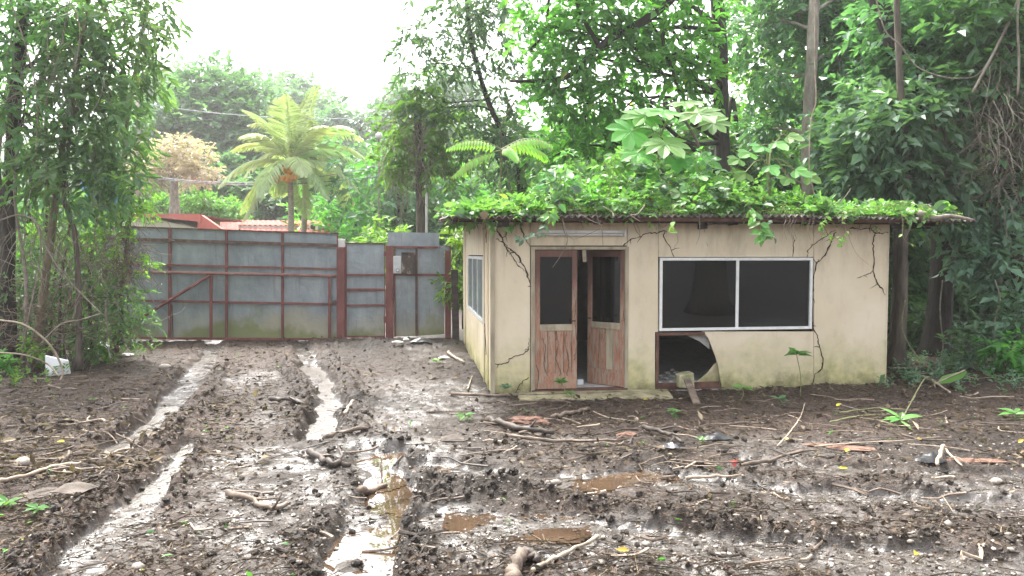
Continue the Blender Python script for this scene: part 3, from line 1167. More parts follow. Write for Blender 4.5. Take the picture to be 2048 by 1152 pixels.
def gbar(root, pts, w, d, off, mat='red_steel', name='frame_bar', label=None):
    p, q = GP(*pts[0], off), GP(*pts[1], off)
    vert = abs(pts[1][1] - pts[0][1]) > abs(pts[1][0] - pts[0][0])
    side = (math.cos(GA), math.sin(GA), 0) if vert else (0, 0, 1)
    return MB().bar(p, q, w, d, side).build(name, M[mat], root, world=True)


def gsheet(root, quad, off=0.0, name='sheet'):
    c = [GP(x, y, off) for x, y in quad]
    return MB().hexa([*c, *[p + GN * .006 for p in c]]).build(name, M['galv'], root, world=True)


vx = [208, 339.5, 453, 565, 676]
top = lambda x: 453 + (x - 240) * (467 - 453) / 435
bot = lambda x: 676 + (x - 240) * 3 / 435
for a, b in zip(vx[:-1], vx[1:]):
    gsheet(gate, [(a + .3, bot(a) - 1), (b - .3, bot(b) - 1), (b - .3, top(b)), (a + .3, top(a))])
for x in vx[:-1]:
    gbar(gate, [(x, top(x)), (x, bot(x))], .055, .05, .03)
gbar(gate, [(675, top(675)), (675, 676)], .03, .05, .03)
gbar(gate, [(208, top(208)), (676, top(676))], .03, .06, .02, 'rust_steel')
gbar(gate, [(208, 477), (675, 491)], .075, .05, .062, 'rust_steel')
gbar(gate, [(208, 527), (675, 538)], .045, .04, .052)
gbar(gate, [(208, 600), (675, 608.5)], .05, .04, .053)
gbar(gate, [(208, bot(208)), (676, bot(676))], .055, .08, .03)
tb = MB().tube([GP(208, 542, .11), GP(672, 552, .11)], .037, 10)
tb.build('front_tube', M['red_pale'], gate, world=True, smooth=True)
gbar(gate, [(422, 547), (422, 676)], .06, .05, .10, 'red_steel')
gbar(gate, [(659, 552), (659, 676)], .06, .05, .10, 'red_steel')
tb = MB().tube([GP(419, 551, .13), GP(248, 657, .13)], .036, 10)
tb.build('diagonal_brace', M['red_steel'], gate, world=True, smooth=True)
gbar(gate, [(659, 604), (672, 604)], .07, .05, .14, 'rust_steel', 'latch')
gbar(gate, [(344, 610), (346, 674)], .02, .012, .01, 'rust_steel', 'sheet_seam')


def post(px0, px1, y0, y1, off, label, d=.16, mat='red_steel', name='gate_post'):
    mb = MB().bar(GP((px0 + px1) / 2, y0, off), GP((px0 + px1) / 2, y1 + 8, off), (px1 - px0) / F * 17.5, d, (math.cos(GA), math.sin(GA), 0))
    return tag(mb.build(name, M[mat], bevel=.008), label, 'post', 'red steel gate posts')


post(674.5, 690, 494, 682, .06, 'thick red steel post between the sliding gate and the narrow gate')
post(772, 787, 491, 678, .06, 'red steel post left of the meter boxes')
post(890, 902, 491, 668, .08, 'red steel post beside the hut corner')
mb = MB().bar(GP(683, 478, -.1), GP(683, 684, -.1), .17, .15, (math.cos(GA), math.sin(GA), 0))
tag(mb.build('concrete_pillar', M['white_paint'], bevel=.01), 'white painted pillar behind the first red gate post', 'pillar')

wg = thing('pedestrian_gate', 'narrow pedestrian gate of galvanised sheet between two red posts', 'gate', GP(730, 674))
gsheet(wg, [(690.5, 674), (770, 674), (770, 487), (690.5, 487)])
gbar(wg, [(690, 486.5), (771, 487)], .03, .05, .02, 'rust_steel')
for y in (550, 579.5, 610.5, 673.5):
    gbar(wg, [(691, y), (770.5, y)], .045 if y != 579.5 else .06, .04, .028)
gbar(wg, [(692, 487.5), (692, 673)], .03, .04, .03)
gbar(wg, [(769.5, 487.5), (769.5, 673)], .02, .04, .03)
MB().bar(GP(770, 632, .06), GP(770, 646, .06), .05, .06, (1, 0, 0)).build('hinge', M['red_steel'], wg, world=True)
MB().bar(GP(770, 503, .06), GP(770, 512, .06), .05, .06, (1, 0, 0)).build('hinge', M['red_steel'], wg, world=True)

fp = thing('fence_panel', 'fixed galvanised fence panel between the boxes and the hut', 'fence', GP(835, 672))
gsheet(fp, [(775, 495), (878, 497), (878, 466), (775, 464)], -.02)
gsheet(fp, [(788, 673), (832, 672), (832, 496), (788, 496)])
gsheet(fp, [(832.6, 672), (858, 671), (875, 648), (889, 668)] if False else [(832.6, 672), (889, 668), (889, 497), (832.6, 496)])
gbar(fp, [(788, 494), (876, 495)], .05, .05, .03)
gbar(fp, [(788, 549), (890, 550)], .05, .05, .03)
gbar(fp, [(832.5, 497), (833, 672)], .055, .04, .034, 'rust_steel')
gbar(fp, [(789.5, 497), (790, 674)], .03, .04, .03)
m = MB().prism([(876, 491), (899, 491), (899, 503), (893, 502)], 'y', .10, .16, lambda u, v, a: GP(u, v, a))
m.build('corner_gusset', M['galv'], fp, world=True)

bx = thing('meter_box', 'pale grey meter box with a round glass dial on the fence', 'box', GP(794.5, 547, .04))
MB().prism([(786.5, 547), (802.5, 547), (802.5, 512), (786.5, 512)], 'y', .05, .17, lambda u, v, a: GP(u, v, a)).build('case', mottled('grey_box', (.42, .44, .45), (.55, .57, .58), None, 6, .5), bx, world=True, bevel=.01)
MB().tube([GP(795.3, 540.5, .17), GP(795.3, 540.5, .20)], .042, 14).build('dial_rim', M['rust_steel'], bx, world=True)
MB().tube([GP(795.3, 540.5, .20), GP(795.3, 540.5, .212)], .03, 14).build('dial', M['tube_white'], bx, world=True)
bx2 = thing('breaker_box', 'rusty brown metal box with flaking paint beside the meter', 'box', GP(816, 548, .04))


def rbox():
    t = NT('flaking_brown_box')
    n = t.noise(4, t.coord('Object'), 5, .6)
    t.set(t.ramp(n, [(.5, (.055, .04, .034)), (.58, (.09, .065, .05)), (.62, (.30, .25, .2))]), .8)
    return t.m


MB().prism([(803.2, 548), (829, 548), (829, 507), (803.2, 507)], 'y', .05, .18, lambda u, v, a: GP(u, v, a)).build('case', rbox(), bx2, world=True, bevel=.01)
MB().prism([(802.5, 507), (830, 507), (830, 504.5), (802.5, 504.5)], 'y', .04, .21, lambda u, v, a: GP(u, v, a)).build('rain_hood', M['rust_steel'], bx2, world=True)
# leaning dark board behind the last post
mb = MB().bar(P(912, 690, 17.0), P(909, 540, 17.3), .16, .05, (1, 0, 0))
tag(mb.build('leaning_board', M['dark_wood']), 'dark board leaning between the last post and the hut', 'board')

# ------------------------------------------------------------------ buildings beyond the gate
M['red_fascia'] = mottled('red_fascia', (.42, .09, .07), (.52, .13, .10), None, 2, .6)
M['cream_wall'] = mottled('cream_plaster', (.52, .50, .38), (.62, .60, .47), None, 2, .8)
M['red_tile'] = mottled('red_roof_tile', (.36, .08, .07), (.46, .13, .11), (.52, .20, .17), 5, .95, spec=.1)
M['bwhite'] = mottled('white_plaster', (.66, .65, .64), (.76, .75, .74), None, 3, .7)
Yb = 29.0
b1 = thing('red_trimmed_building', 'cream building with a slanting red fascia behind the gate', 'building', P(330, 560, Yb))
c = lambda x, y, dy=0: P(x, y, Yb + dy)


def slab(poly, y0, y1, name, mat, root):
    n0 = [P(x, y, y0) for x, y in poly]
    n1 = [p + np.array([0, y1 - y0, 0]) for p in n0]
    m = MB()
    n = len(poly)
    m.v = [tuple(p) for p in n0 + n1]
    m.f = [tuple(range(n)), tuple(range(2 * n - 1, n - 1, -1))] + [((i + 1) % n, i, n + i, n + (i + 1) % n) for i in range(n)]
    return m.build(name, M[mat], root, world=True)


slab([(190, 560), (400, 560), (400, 458), (280, 431), (190, 431)], Yb, Yb + 4, 'wall', 'cream_wall', b1)
slab([(262, 427), (401, 428), (401, 446), (390, 442), (300, 434), (262, 433)], Yb - .35, Yb - .05, 'fascia', 'red_fascia', b1)
slab([(401, 429), (452, 464), (452, 500), (401, 500)], Yb - .30, Yb - .02, 'gable_fascia', 'red_fascia', b1)
slab([(395, 444), (401, 444), (401, 560), (395, 560)], Yb - .28, Yb - .04, 'column', 'red_fascia', b1)
slab([(186, 429), (402, 431), (402, 434), (186, 434)], Yb - .2, Yb + 4.3, 'roof', 'red_tile', b1)

Yc = 38.0
b2 = thing('red_roofed_building', 'low building with red tiled roof and a white eave band', 'building', P(560, 555, Yc))
slab([(446, 560), (664, 560), (664, 462), (446, 460)], Yc, Yc + 5, 'wall', 'bwhite', b2)
slab([(476, 451), (664, 453), (664, 460), (476, 458)], Yc - .5, Yc - .02, 'eave_band', 'bwhite', b2)


def tiled(name, pA, pB, pC, pD, root, amp=.05, per_=.26):
    """A,B eave left/right; D,C ridge left/right"""
    pA, pB, pC, pD = map(np.asarray, (pA, pB, pC, pD))
    Lw = np.linalg.norm(pB - pA)
    n = int(Lw / per_ * 6)
    u = np.linspace(0, 1, n)
    nr = np.array([0, -.4, .9])
    V = []
    for v in np.linspace(0, 1, 7):
        for uu in u:
            p = (pA * (1 - uu) + pB * uu) * (1 - v) + (pD * (1 - uu) + pC * uu) * v
            V.append(p + nr * amp * abs(math.sin(uu * Lw / per_ * math.pi)) - nr * .05 * ((v * 6) % 1))
    i = np.arange(len(V)).reshape(7, n)
    q = np.stack([i[:-1, :-1], i[:-1, 1:], i[1:, 1:], i[1:, :-1]], -1).reshape(-1, 4)
    return link(name, np_mesh(name, np.array(V), [q]), M['red_tile'], root, True)


tiled('roof', P(474, 451, Yc - .6), P(668, 453, Yc - .6), P(662, 443, Yc + 3.5), P(470, 441, Yc + 3.5), b2)
tiled('lower_roof', P(480, 468, Yc - 1.8), P(668, 469, Yc - 1.8), P(666, 459, Yc - .55), P(480, 457, Yc - .55), b2)
tiled('porch_roof', P(440, 460, Yc - 2.5), P(478, 462, Yc - 2.5), P(476, 446, Yc - .6), P(440, 444, Yc - .6), b2)
ac = thing('air_conditioner', 'white air conditioner unit under the red roof edge', 'air conditioner', P(626, 460, Yc - .8))
slab([(618, 462), (636, 462), (636, 447), (618, 447)], Yc - 1.1, Yc - .55, 'case', 'alu', ac)
MB().tube([P(626, 454, Yc - 1.1), P(626, 454, Yc - 1.13)], .13, 14).build('fan_grille', M['rust_steel'], ac, world=True)
b3 = thing('pink_house', 'pale pink house half hidden behind the trees right of the hut', 'house', P(1640, 560, 36))
slab([(1380, 580), (1960, 580), (1960, 380), (1380, 380)], 36, 41, 'wall', 'pinkw' if 'pinkw' in M else 'bwhite', b3)
tiled('roof', P(1360, 386, 35.3), P(1980, 386, 35.3), P(1980, 330, 39), P(1360, 330, 39), b3, .05, .3)
# blue tarp seen through the left thicket
Xg, Yg = np.meshgrid(np.linspace(0, 1, 14), np.linspace(0, 1, 12))
tp = [P(158 + 76 * a + 6 * math.sin(b * 5), 350 + 80 * b + 8 * math.sin(a * 9), 19.5 + .15 * math.sin(a * 14 + b * 4)) for a, b in zip(Xg.ravel(), Yg.ravel())]
i = np.arange(len(tp)).reshape(12, 14)
q = np.stack([i[:-1, :-1], i[:-1, 1:], i[1:, 1:], i[1:, :-1]], -1).reshape(-1, 4)
o = link('blue_tarp', np_mesh('blue_tarp', np.array(tp), [q], None, True), mottled('blue_tarp', (.03, .16, .42), (.06, .27, .58), None, 4, .5))
o.modifiers.new('thick', 'SOLIDIFY').thickness = .01
tag(o, 'bright blue tarp glimpsed through the left thicket', 'tarp')

# utility pole, wires, globe lamp, pipe
pole = thing('utility_pole', 'slim grey utility pole rising behind the left thicket', 'pole', P(277, 560, 34))
MB().tube([P(277, 560, 34), P(276, 200, 34)], [.13, .10], 8).build('shaft', M['bark_pale'], pole, world=True, smooth=True)
MB().bar(P(268, 214, 34), P(290, 216, 34), .1, .1).build('crossarm', M['bark'], pole, world=True)
for a, b, sag, Ya, Ybx, lab in (((276, 205), (830, 232), .7, 34, 30, 'highest power line crossing behind the palms'), ((276, 348), (800, 322), 1.2, 34, 30, 'middle cable crossing in front of the palm trunks'), ((276, 352), (800, 345), .9, 34, 30, 'lowest cable crossing in front of the palm trunks')):
    A, B = P(*a, Ya), P(*b, Ybx)
    pts = [A + (B - A) * k / 20 - np.array([0, 0, sag * 4 * (k / 20) * (1 - k / 20) * .5]) for k in range(21)]
    tag(MB().tube(pts, .022, 5).build('power_line', M['galv']), lab, 'cable', 'cables behind the gate')
gl = thing('globe_lamp', 'round white globe lamp on a pole left of the vine-covered stump', 'lamp', P(757, 500, 26))
MB().tube([P(757, 500, 26), P(758, 276, 26)], .03, 6).build('pole', M['bark_pale'], gl, world=True)
MB().lump(P(758, 272, 26), (.13, .13, .13), 0, 2, 0).build('globe', M['white_paint'], gl, world=True, smooth=True)
pp = MB().tube([P(853, 520, 19), P(853, 378, 19), P(851, 373, 19), P(847, 372, 19)], .035, 8)
tag(pp.build('white_pipe', M['white_paint'], smooth=True), 'white plastic pipe with hooked top beside the stump', 'pipe')
# ------------------------------------------------------------------ foliage
def rnd_unit(n, g):
    v = g.normal(size=(n, 3))
    return norm(v)


def leaf_arrays(Pb, D, N, L, W, kind=0, g=R):
    """Pb base, D direction, N rough normal, L, W arrays -> V, list of faces"""
    n = len(Pb)
    D = norm(D)
    S = norm(np.cross(D, N))
    N = np.cross(S, D)
    L = np.broadcast_to(L, (n,))[:, None]
    W = np.broadcast_to(W, (n,))[:, None]
    if kind == 0:
        c = N * W * .18
        V = np.stack([Pb, Pb + D * L * .45 + S * W / 2 + c, Pb + D * L - N * L * .10, Pb + D * L * .45 - S * W / 2 + c], 1)
        b = np.arange(n)[:, None] * 4
        Fc = [np.concatenate([b + [0, 1, 2], b + [0, 2, 3]])]
        k = 4
    else:
        c = N * W * .16
        dr = N * L
        V = np.stack([Pb, Pb + D * L * .28 + S * W * .46 + c, Pb + D * L * .62 + S * W * .42 + c - dr * .03, Pb + D * L - dr * .12,
                      Pb + D * L * .62 - S * W * .42 + c - dr * .03, Pb + D * L * .28 - S * W * .46 + c, Pb + D * L * .3, Pb + D * L * .64 - dr * .04], 1)
        b = np.arange(n)[:, None] * 8
        tri = np.concatenate([b + [0, 1, 6], b + [0, 6, 5], b + [2, 3, 7], b + [4, 7, 3]])
        qd = np.concatenate([b + [1, 2, 7, 6], b + [6, 7, 4, 5]])
        Fc = [tri, qd]
        k = 8
    return V.reshape(-1, 3), Fc, k


def spray_leaves(C, D, n, twig, leaf, width, g, kind=0, droop=.3, var=.25, up=1.0):
    """C (S,3) spray bases, D (S,3) directions; n leaves each"""
    S = len(C)
    t = (np.arange(n) + .6) / n
    D = norm(D)
    side = norm(np.cross(D, np.array([0, 0, 1.0]) + .3 * g.normal(size=D.shape)))
    pos = C[:, None, :] + D[:, None, :] * (t[None, :, None] * twig) + np.array([0, 0, -1.0]) * (t[None, :, None] ** 2) * twig * droop
    sg = np.where(np.arange(n) % 2 == 0, 1.0, -1.0)
    LD = D[:, None, :] * (.55 + .5 * t[None, :, None]) + side[:, None, :] * sg[None, :, None] * .85 + np.array([0, 0, -droop]) + .28 * g.normal(size=(S, n, 3))
    NN = np.array([0, 0, up]) + .45 * g.normal(size=(S, n, 3)) + .0 * LD
    L = leaf * (1 + var * g.normal(size=S * n)).clip(.45, 1.8)
    V, Fc, k = leaf_arrays(pos.reshape(-1, 3), LD.reshape(-1, 3), NN.reshape(-1, 3), L, L * width, kind, g)
    lv = np.repeat(np.clip(np.repeat(g.random(S), n) * .45 + g.random(S * n) * .55, 0, 1), k)
    return V, Fc, lv


def merge(parts):
    Vs, lvs, tri, qd = [], [], [], []
    o = 0
    for V, Fc, lv in parts:
        for f in Fc:
            (tri if f.shape[1] == 3 else qd).append(f + o)
        o += len(V)
        Vs.append(V)
        lvs.append(lv)
    Fo = ([np.concatenate(tri)] if tri else []) + ([np.concatenate(qd)] if qd else [])
    return np.concatenate(Vs), Fo, np.concatenate(lvs)


LEAFN = [0]


def clump_sprays(c, r, n, g, shell=.55, flat=0.0):
    u = rnd_unit(n, g)
    rr = shell + (1 - shell) * g.random(n)
    rr = np.where(g.random(n) < .25, g.random(n) * shell, rr)
    r = np.asarray(r, float)
    C = np.asarray(c, float) + u * rr[:, None] * r
    D = u * .7 + rnd_unit(n, g) * .8 + np.array([0, 0, -.15])
    return C, D


def crown(name, clumps, leafspec, mat, parent, g, world=True, kind=None):
    """clumps: (center, radii, nsprays)"""
    n, twig, leaf, width, lk, droop = leafspec[:6]
    up = leafspec[6] if len(leafspec) > 6 else 1.0
    parts = []
    for c, r, ns in clumps:
        C, D = clump_sprays(c, r, ns, g)
        parts.append(spray_leaves(C, D, n, twig, leaf, width, g, lk, droop, up=up))
    V, Fc, lv = merge(parts)
    LEAFN[0] += sum(len(f) * (f.shape[1] - 2) for f in Fc)
    o = link(name, np_mesh(name, V, Fc, {'lv': lv}), M[mat], parent, world)
    return o


def limb_path(a, b, g, bend=.15):
    a = np.asarray(a, float)
    b = np.asarray(b, float)
    L = np.linalg.norm(b - a)
    m1 = a + (b - a) * .35 + g.normal(size=3) * L * bend * .6 + np.array([0, 0, L * .04])
    m2 = a + (b - a) * .7 + g.normal(size=3) * L * bend * .6 + np.array([0, 0, L * .06])
    return smooth_path([a, m1, m2, b], 4)


def tree(name, label, trunk, r0, r1, clumps, leafspec, mat, bark='bark', group=None, seed=0, twigs=6, limbs=None, cat='tree', limb_r=.35):
    """trunk: world points. limbs: optional extra explicit limbs [(pts, r0, r1)]"""
    g = np.random.default_rng(seed)
    root = thing(name, label, cat, trunk[0], 0, group)
    tp_ = smooth_path(trunk, 5)
    rr = lerp_r(r0, r1, len(tp_), .8)
    rr[0] *= 1.5
    if len(rr) > 1:
        rr[1] *= 1.18
    MB().tube(tp_, rr, 9, True, .08, g).build('trunk', M[bark], root, True, True)
    for pts, a, b in (limbs or []):
        q = smooth_path(pts, 5)
        MB().tube(q, lerp_r(a, b, len(q)), 7, True, .1, g).build('limb', M[bark], root, True, True)
    ta = np.array(tp_)
    for c, r, ns in clumps:
        c = np.asarray(c, float)
        zz = ta[:, 2]
        d = np.linalg.norm(ta - c, axis=1) + 1.2 * np.maximum(0, zz - c[2] + .3)
        k = int(np.argmin(d + .25 * np.abs(zz - (c[2] - .6 * np.max(r)))))
        q = limb_path(ta[k], c, g)
        mb = MB()
        la = max(rr[k] * limb_r, .012)
        mb.tube(q, lerp_r(la, la * .3, len(q)), 5)
        for _ in range(twigs):
            s = q[g.integers(len(q) // 3, len(q))]
            u = rnd_unit(1, g)[0]
            e = c + u * np.asarray(r) * .9
            mid = (s + e) / 2 + g.normal(size=3) * .08 * np.linalg.norm(e - s)
            mb.tube([s, mid, e], [la * .35, la * .25, la * .1], 3, False)
        mb.build('limb', M[bark], root, True, True)
    if clumps:
        crown('crown', clumps, leafspec, mat, root, g)
    return root


def PC(px, py, Y, r, n, rz=None):
    return (P(px, py, Y), (r, r, (rz or r * .8)), n)


# leafspec: leaves per spray, twig length, leaf length, width ratio, kind, droop
LS_left = (10, .46, .205, .38, 0, .5)
LS_small = (10, .38, .13, .42, 0, .3)
LS_mid = (9, .5, .23, .5, 0, .35)
LS_big = (8, .5, .22, .5, 0, .35)

# ---------------- left thicket
tree('thicket_tree', 'tall dark-trunked tree at the left edge of the picture', [P(20, 715, 13.4), P(14, 560, 13.4), P(22, 330, 13.4), P(40, 100, 13.4), P(60, -120, 13.4)], .15, .09,
     [PC(40, 60, 13.2, 1.0, 46), PC(130, 20, 13.4, .9, 41), PC(-30, 180, 13, 1.0, 41), PC(60, 230, 12.8, .8, 31), PC(170, 110, 13.4, .8, 31), PC(40, -90, 13.2, 1.2, 36), PC(-40, 20, 13, 1.0, 31), PC(90, 140, 13.8, .7, 23)], LS_left, 'leaf_left', 'bark_dark', 'trees of the left thicket', 101)
tree('thicket_tree', 'slim pale-stemmed leaning tree second from the left edge', [P(68, 735, 13.0), P(84, 610, 13), P(108, 430, 13), P(132, 250, 13.2), P(172, 40, 13.4)], .085, .04,
     [PC(200, 60, 13.3, .85, 36), PC(255, 30, 13.5, .6, 20), PC(160, 170, 13.2, .7, 26), PC(230, 130, 13.4, .6, 21), PC(120, 300, 12.9, .65, 23), PC(190, 290, 13.2, .7, 31), PC(190, -60, 13.4, .9, 31)], LS_left, 'leaf_left', 'bark_olive', 'trees of the left thicket', 102)
tree('thicket_tree', 'thin straight sapling with brown stem in the middle of the left thicket', [P(157, 740, 12.9), P(158, 600, 12.9), P(150, 470, 12.9), P(128, 380, 13), P(150, 200, 13.1)], .06, .025,
     [PC(210, 250, 13, .6, 26), PC(170, 350, 12.8, .55, 23), PC(230, 340, 13, .45, 17), PC(100, 380, 12.9, .55, 20), PC(60, 330, 12.7, .6, 20), PC(225, 205, 13.1, .5, 18)], LS_left, 'leaf_left', 'bark', 'trees of the left thicket', 103)
tree('thicket_tree', 'hanging leafy branch tree leaning out over the gate from the left', [P(228, 705, 14.6), P(236, 580, 14.6), P(240, 430, 14.6), P(255, 240, 14.5), P(290, 30, 14.5)], .07, .03,
     [PC(300, 60, 14.4, .5, 15), PC(312, 130, 14.5, .32, 10), PC(300, 165, 14.5, .28, 8), PC(285, 10, 14.5, .55, 17), PC(255, 300, 14.2, .35, 11), PC(262, 350, 14.2, .35, 11), PC(325, 20, 14.5, .35, 8), PC(250, 200, 14.4, .4, 10)], LS_left, 'leaf_left', 'bark_olive', 'trees of the left thicket', 104)
tree('thicket_sapling', 'lime-leaved climber-wrapped sapling at the right edge of the left thicket', [P(240, 690, 14.2), P(246, 560, 14.2), P(262, 420, 14.1), P(270, 330, 14.1)], .05, .02,
     [PC(265, 380, 14, .40, 18), PC(250, 455, 14, .42, 20), PC(268, 520, 14, .35, 15), PC(285, 410, 14, .25, 8), PC(240, 560, 13.9, .32, 11), PC(215, 470, 13.8, .4, 15)], (9, .3, .11, .55, 0, .3), 'leaf_lime', 'bark', None, 105)
tree('thicket_sapling', 'bright green sapling low in the left thicket behind the stems', [P(100, 720, 14.4), P(105, 600, 14.4), P(120, 480, 14.5)], .04, .02,
     [PC(110, 480, 14.4, .6, 26), PC(60, 520, 14.2, .55, 22), PC(170, 500, 14.4, .5, 22), PC(40, 440, 14, .6, 22), PC(190, 420, 14.6, .5, 20), PC(195, 570, 14.3, .45, 17), PC(130, 590, 14.2, .5, 18), PC(30, 600, 13.8, .5, 18)], (9, .35, .14, .5, 0, .3), 'leaf_mid', 'bark', None, 106)
tree('thicket_tree', 'dim tree with dense small leaves behind the left thicket', [P(60, 690, 17), P(64, 400, 17), P(90, 100, 17), P(100, -80, 17)], .12, .06,
     [PC(-60, 430, 17, 1.1, 90), PC(20, 520, 17, 1.1, 101), PC(130, 560, 17.2, 1.0, 90), PC(205, 600, 17.4, .7, 57), PC(90, 640, 16.5, .9, 79), PC(-20, 640, 16, 1.0, 79), PC(80, 380, 17, 1.0, 36), PC(150, 440, 17.6, .8, 44), PC(-90, 200, 17, 1.0, 20)], LS_left, 'leaf_dark', 'bark_dark', 'trees of the left thicket', 107)
tree('thicket_tree', 'tree with grey-green foliage behind the blue tarp', [P(-40, 640, 22), P(-20, 400, 22), P(20, 150, 22)], .14, .07,
     [PC(-120, 300, 22, 1.8, 46), PC(20, 420, 22, 1.4, 90), PC(120, 520, 22.5, 1.3, 90), PC(-100, 520, 21, 1.6, 101), PC(90, 640, 21, 1.0, 68), PC(180, 480, 23, 1.0, 57)], LS_mid, 'leaf_mid', 'bark', 'trees of the left thicket', 108)
tree('thicket_brush', 'wispy low brush under the stems of the left thicket', [P(130, 735, 13.8), P(128, 680, 13.8), P(120, 600, 13.9)], .03, .012,
     [PC(x, y, 13.6 + .4 * (k % 3), .40, 34) for k, (x, y) in enumerate([(20, 560), (70, 600), (130, 640), (190, 640), (225, 610), (40, 660), (100, 560), (160, 570), (205, 660), (5, 620), (180, 520), (60, 500), (255, 600), (265, 640)])], (8, .30, .11, .45, 0, .35), 'leaf_left', 'bark', None, 111, 5, cat='shrub')
# bare stems and saplings
vg = np.random.default_rng(41)
STEMS = [((48, 720), (52, 560), (30, 400), (36, 260), 12.8, .035, 'vine'), ((118, 735), (122, 560), (140, 430), (118, 250), 13.6, .03, 'bark'),
         ((185, 705), (178, 560), (196, 420), (200, 300), 14.2, .035, 'bark'), ((205, 690), (212, 540), (204, 420), (226, 320), 14.8, .03, 'vine'),
         ((95, 720), (88, 560), (96, 380), (92, 180), 14.5, .04, 'bark_dark'), ((-15, 720), (-8, 520), (0, 380), (-20, 200), 12.5, .05, 'bark'),
         ((140, 700), (132, 640), (138, 520), (165, 380), 15.2, .03, 'bark_pale'), ((262, 668), (255, 600), (262, 540), (256, 470), 14.9, .028, 'bark')]
SO = dict(zip(sorted(range(len(STEMS)), key=lambda i: STEMS[i][0][0]), ['first', 'second', 'third', 'fourth', 'fifth', 'sixth', 'seventh', 'eighth']))
for k, (a, b, c_, d, Y, r, m_) in enumerate(STEMS):
    q = smooth_path([P(*a, Y), P(*b, Y + vg.normal(0, .1)), P(*c_, Y), P(*d, Y + .1)], 5)
    o = MB().tube(q, lerp_r(r, r * .5, len(q)), 6, True, .1, vg).build('bare_stem', M[m_], smooth=True)
    tag(o, 'thin bare upright stem in the left thicket, %s from the left' % SO[k], 'stem', 'bare stems of the left thicket')
# lianas of the left thicket
LIAN = [([(62, 430), (85, 480), (120, 540), (165, 590), (205, 630)], 12.4, .012, 'vine', 'straight pale liana slanting down across the left thicket'),
        ([(0, 440), (40, 430), (75, 450), (80, 520), (60, 620), (45, 700)], 12.3, .014, 'vine', 'looping grey liana at the left edge'),
        ([(0, 640), (50, 650), (100, 690), (125, 740), (118, 765)], 12.0, .016, 'stick_pale', 'pale bent vine arching to the ground by the white sheet'),
        ([(80, 690), (120, 650), (160, 640), (200, 628)], 12.2, .014, 'vine', 'grey vine arching low over the leaf litter'),
        ([(0, 705), (50, 710), (95, 728), (118, 752)], 11.8, .013, 'stick_pale', 'low pale vine running along the ground to the white sheet'),
        ([(95, 120), (100, 40), (140, 10), (160, 60), (150, 140)], 12.6, .010, 'vine', 'thin looping vine high in the left thicket'),
        ([(210, 640), (212, 600), (216, 690), (222, 720)], 12.9, .010, 'vine', 'short curled vine by the fallen stump'),
        ([(140, 0), (120, 100), (95, 190), (90, 300), (100, 420)], 12.7, .012, 'vine', 'long liana hanging straight down through the left crown'),
        ([(20, 0), (60, 120), (75, 220), (70, 330)], 12.5, .012, 'vine', 'liana hanging beside the dark trunk at the left edge')]
for pts, Y, r, m_, lab in LIAN:
    q = smooth_path([P(x, y, Y + vg.normal(0, .08)) for x, y in pts], 6)
    tag(MB().tube(q, r, 5).build('liana', M[m_], smooth=True), lab, 'vine')


def tangle(name, label, cpx, cpy, Y, rx, rz, n, L, mat, seed, droop=.5, rr=.004):
    g = np.random.default_rng(seed)
    mb = MB()
    c = P(cpx, cpy, Y)
    for _ in range(n):
        s = c + g.normal(size=3) * np.array([rx, rx * .6, rz]) * .6
        d = rnd_unit(1, g)[0] * np.array([1, 1, .6]) + np.array([0, 0, -droop])
        pts = [s]
        for k in range(5):
            d = norm(d + g.normal(size=3) * .35 + np.array([0, 0, -droop * .25]))
            pts.append(pts[-1] + d * L / 5)
        r = rr * (.6 + g.random())
        mb.tube(pts, [r, r, r, r * .8, r * .6, r * .4], 3, False)
    return tag(mb.build(name, M[mat]), label, 'vine tangle', kind='stuff')


tangle('vine_tangle', 'dry brown twig tangle on the sapling by the gate edge', 245, 510, 13.8, .42, .55, 330, .6, 'stick', 5, .5)
tangle('vine_tangle', 'tangle of dead vines hanging in the left thicket', 130, 470, 13.2, .9, 1.0, 260, 1.0, 'vine', 6, .9, .005)
tangle('vine_tangle', 'dead stems low in the left thicket', 90, 650, 13.0, 1.0, .5, 220, .9, 'stick', 7, .1, .006)
tangle('vine_tangle', 'grey vines hanging in the upper left crown', 85, 180, 13.0, .9, 1.1, 170, 1.2, 'vine', 8, 1.2, .005)

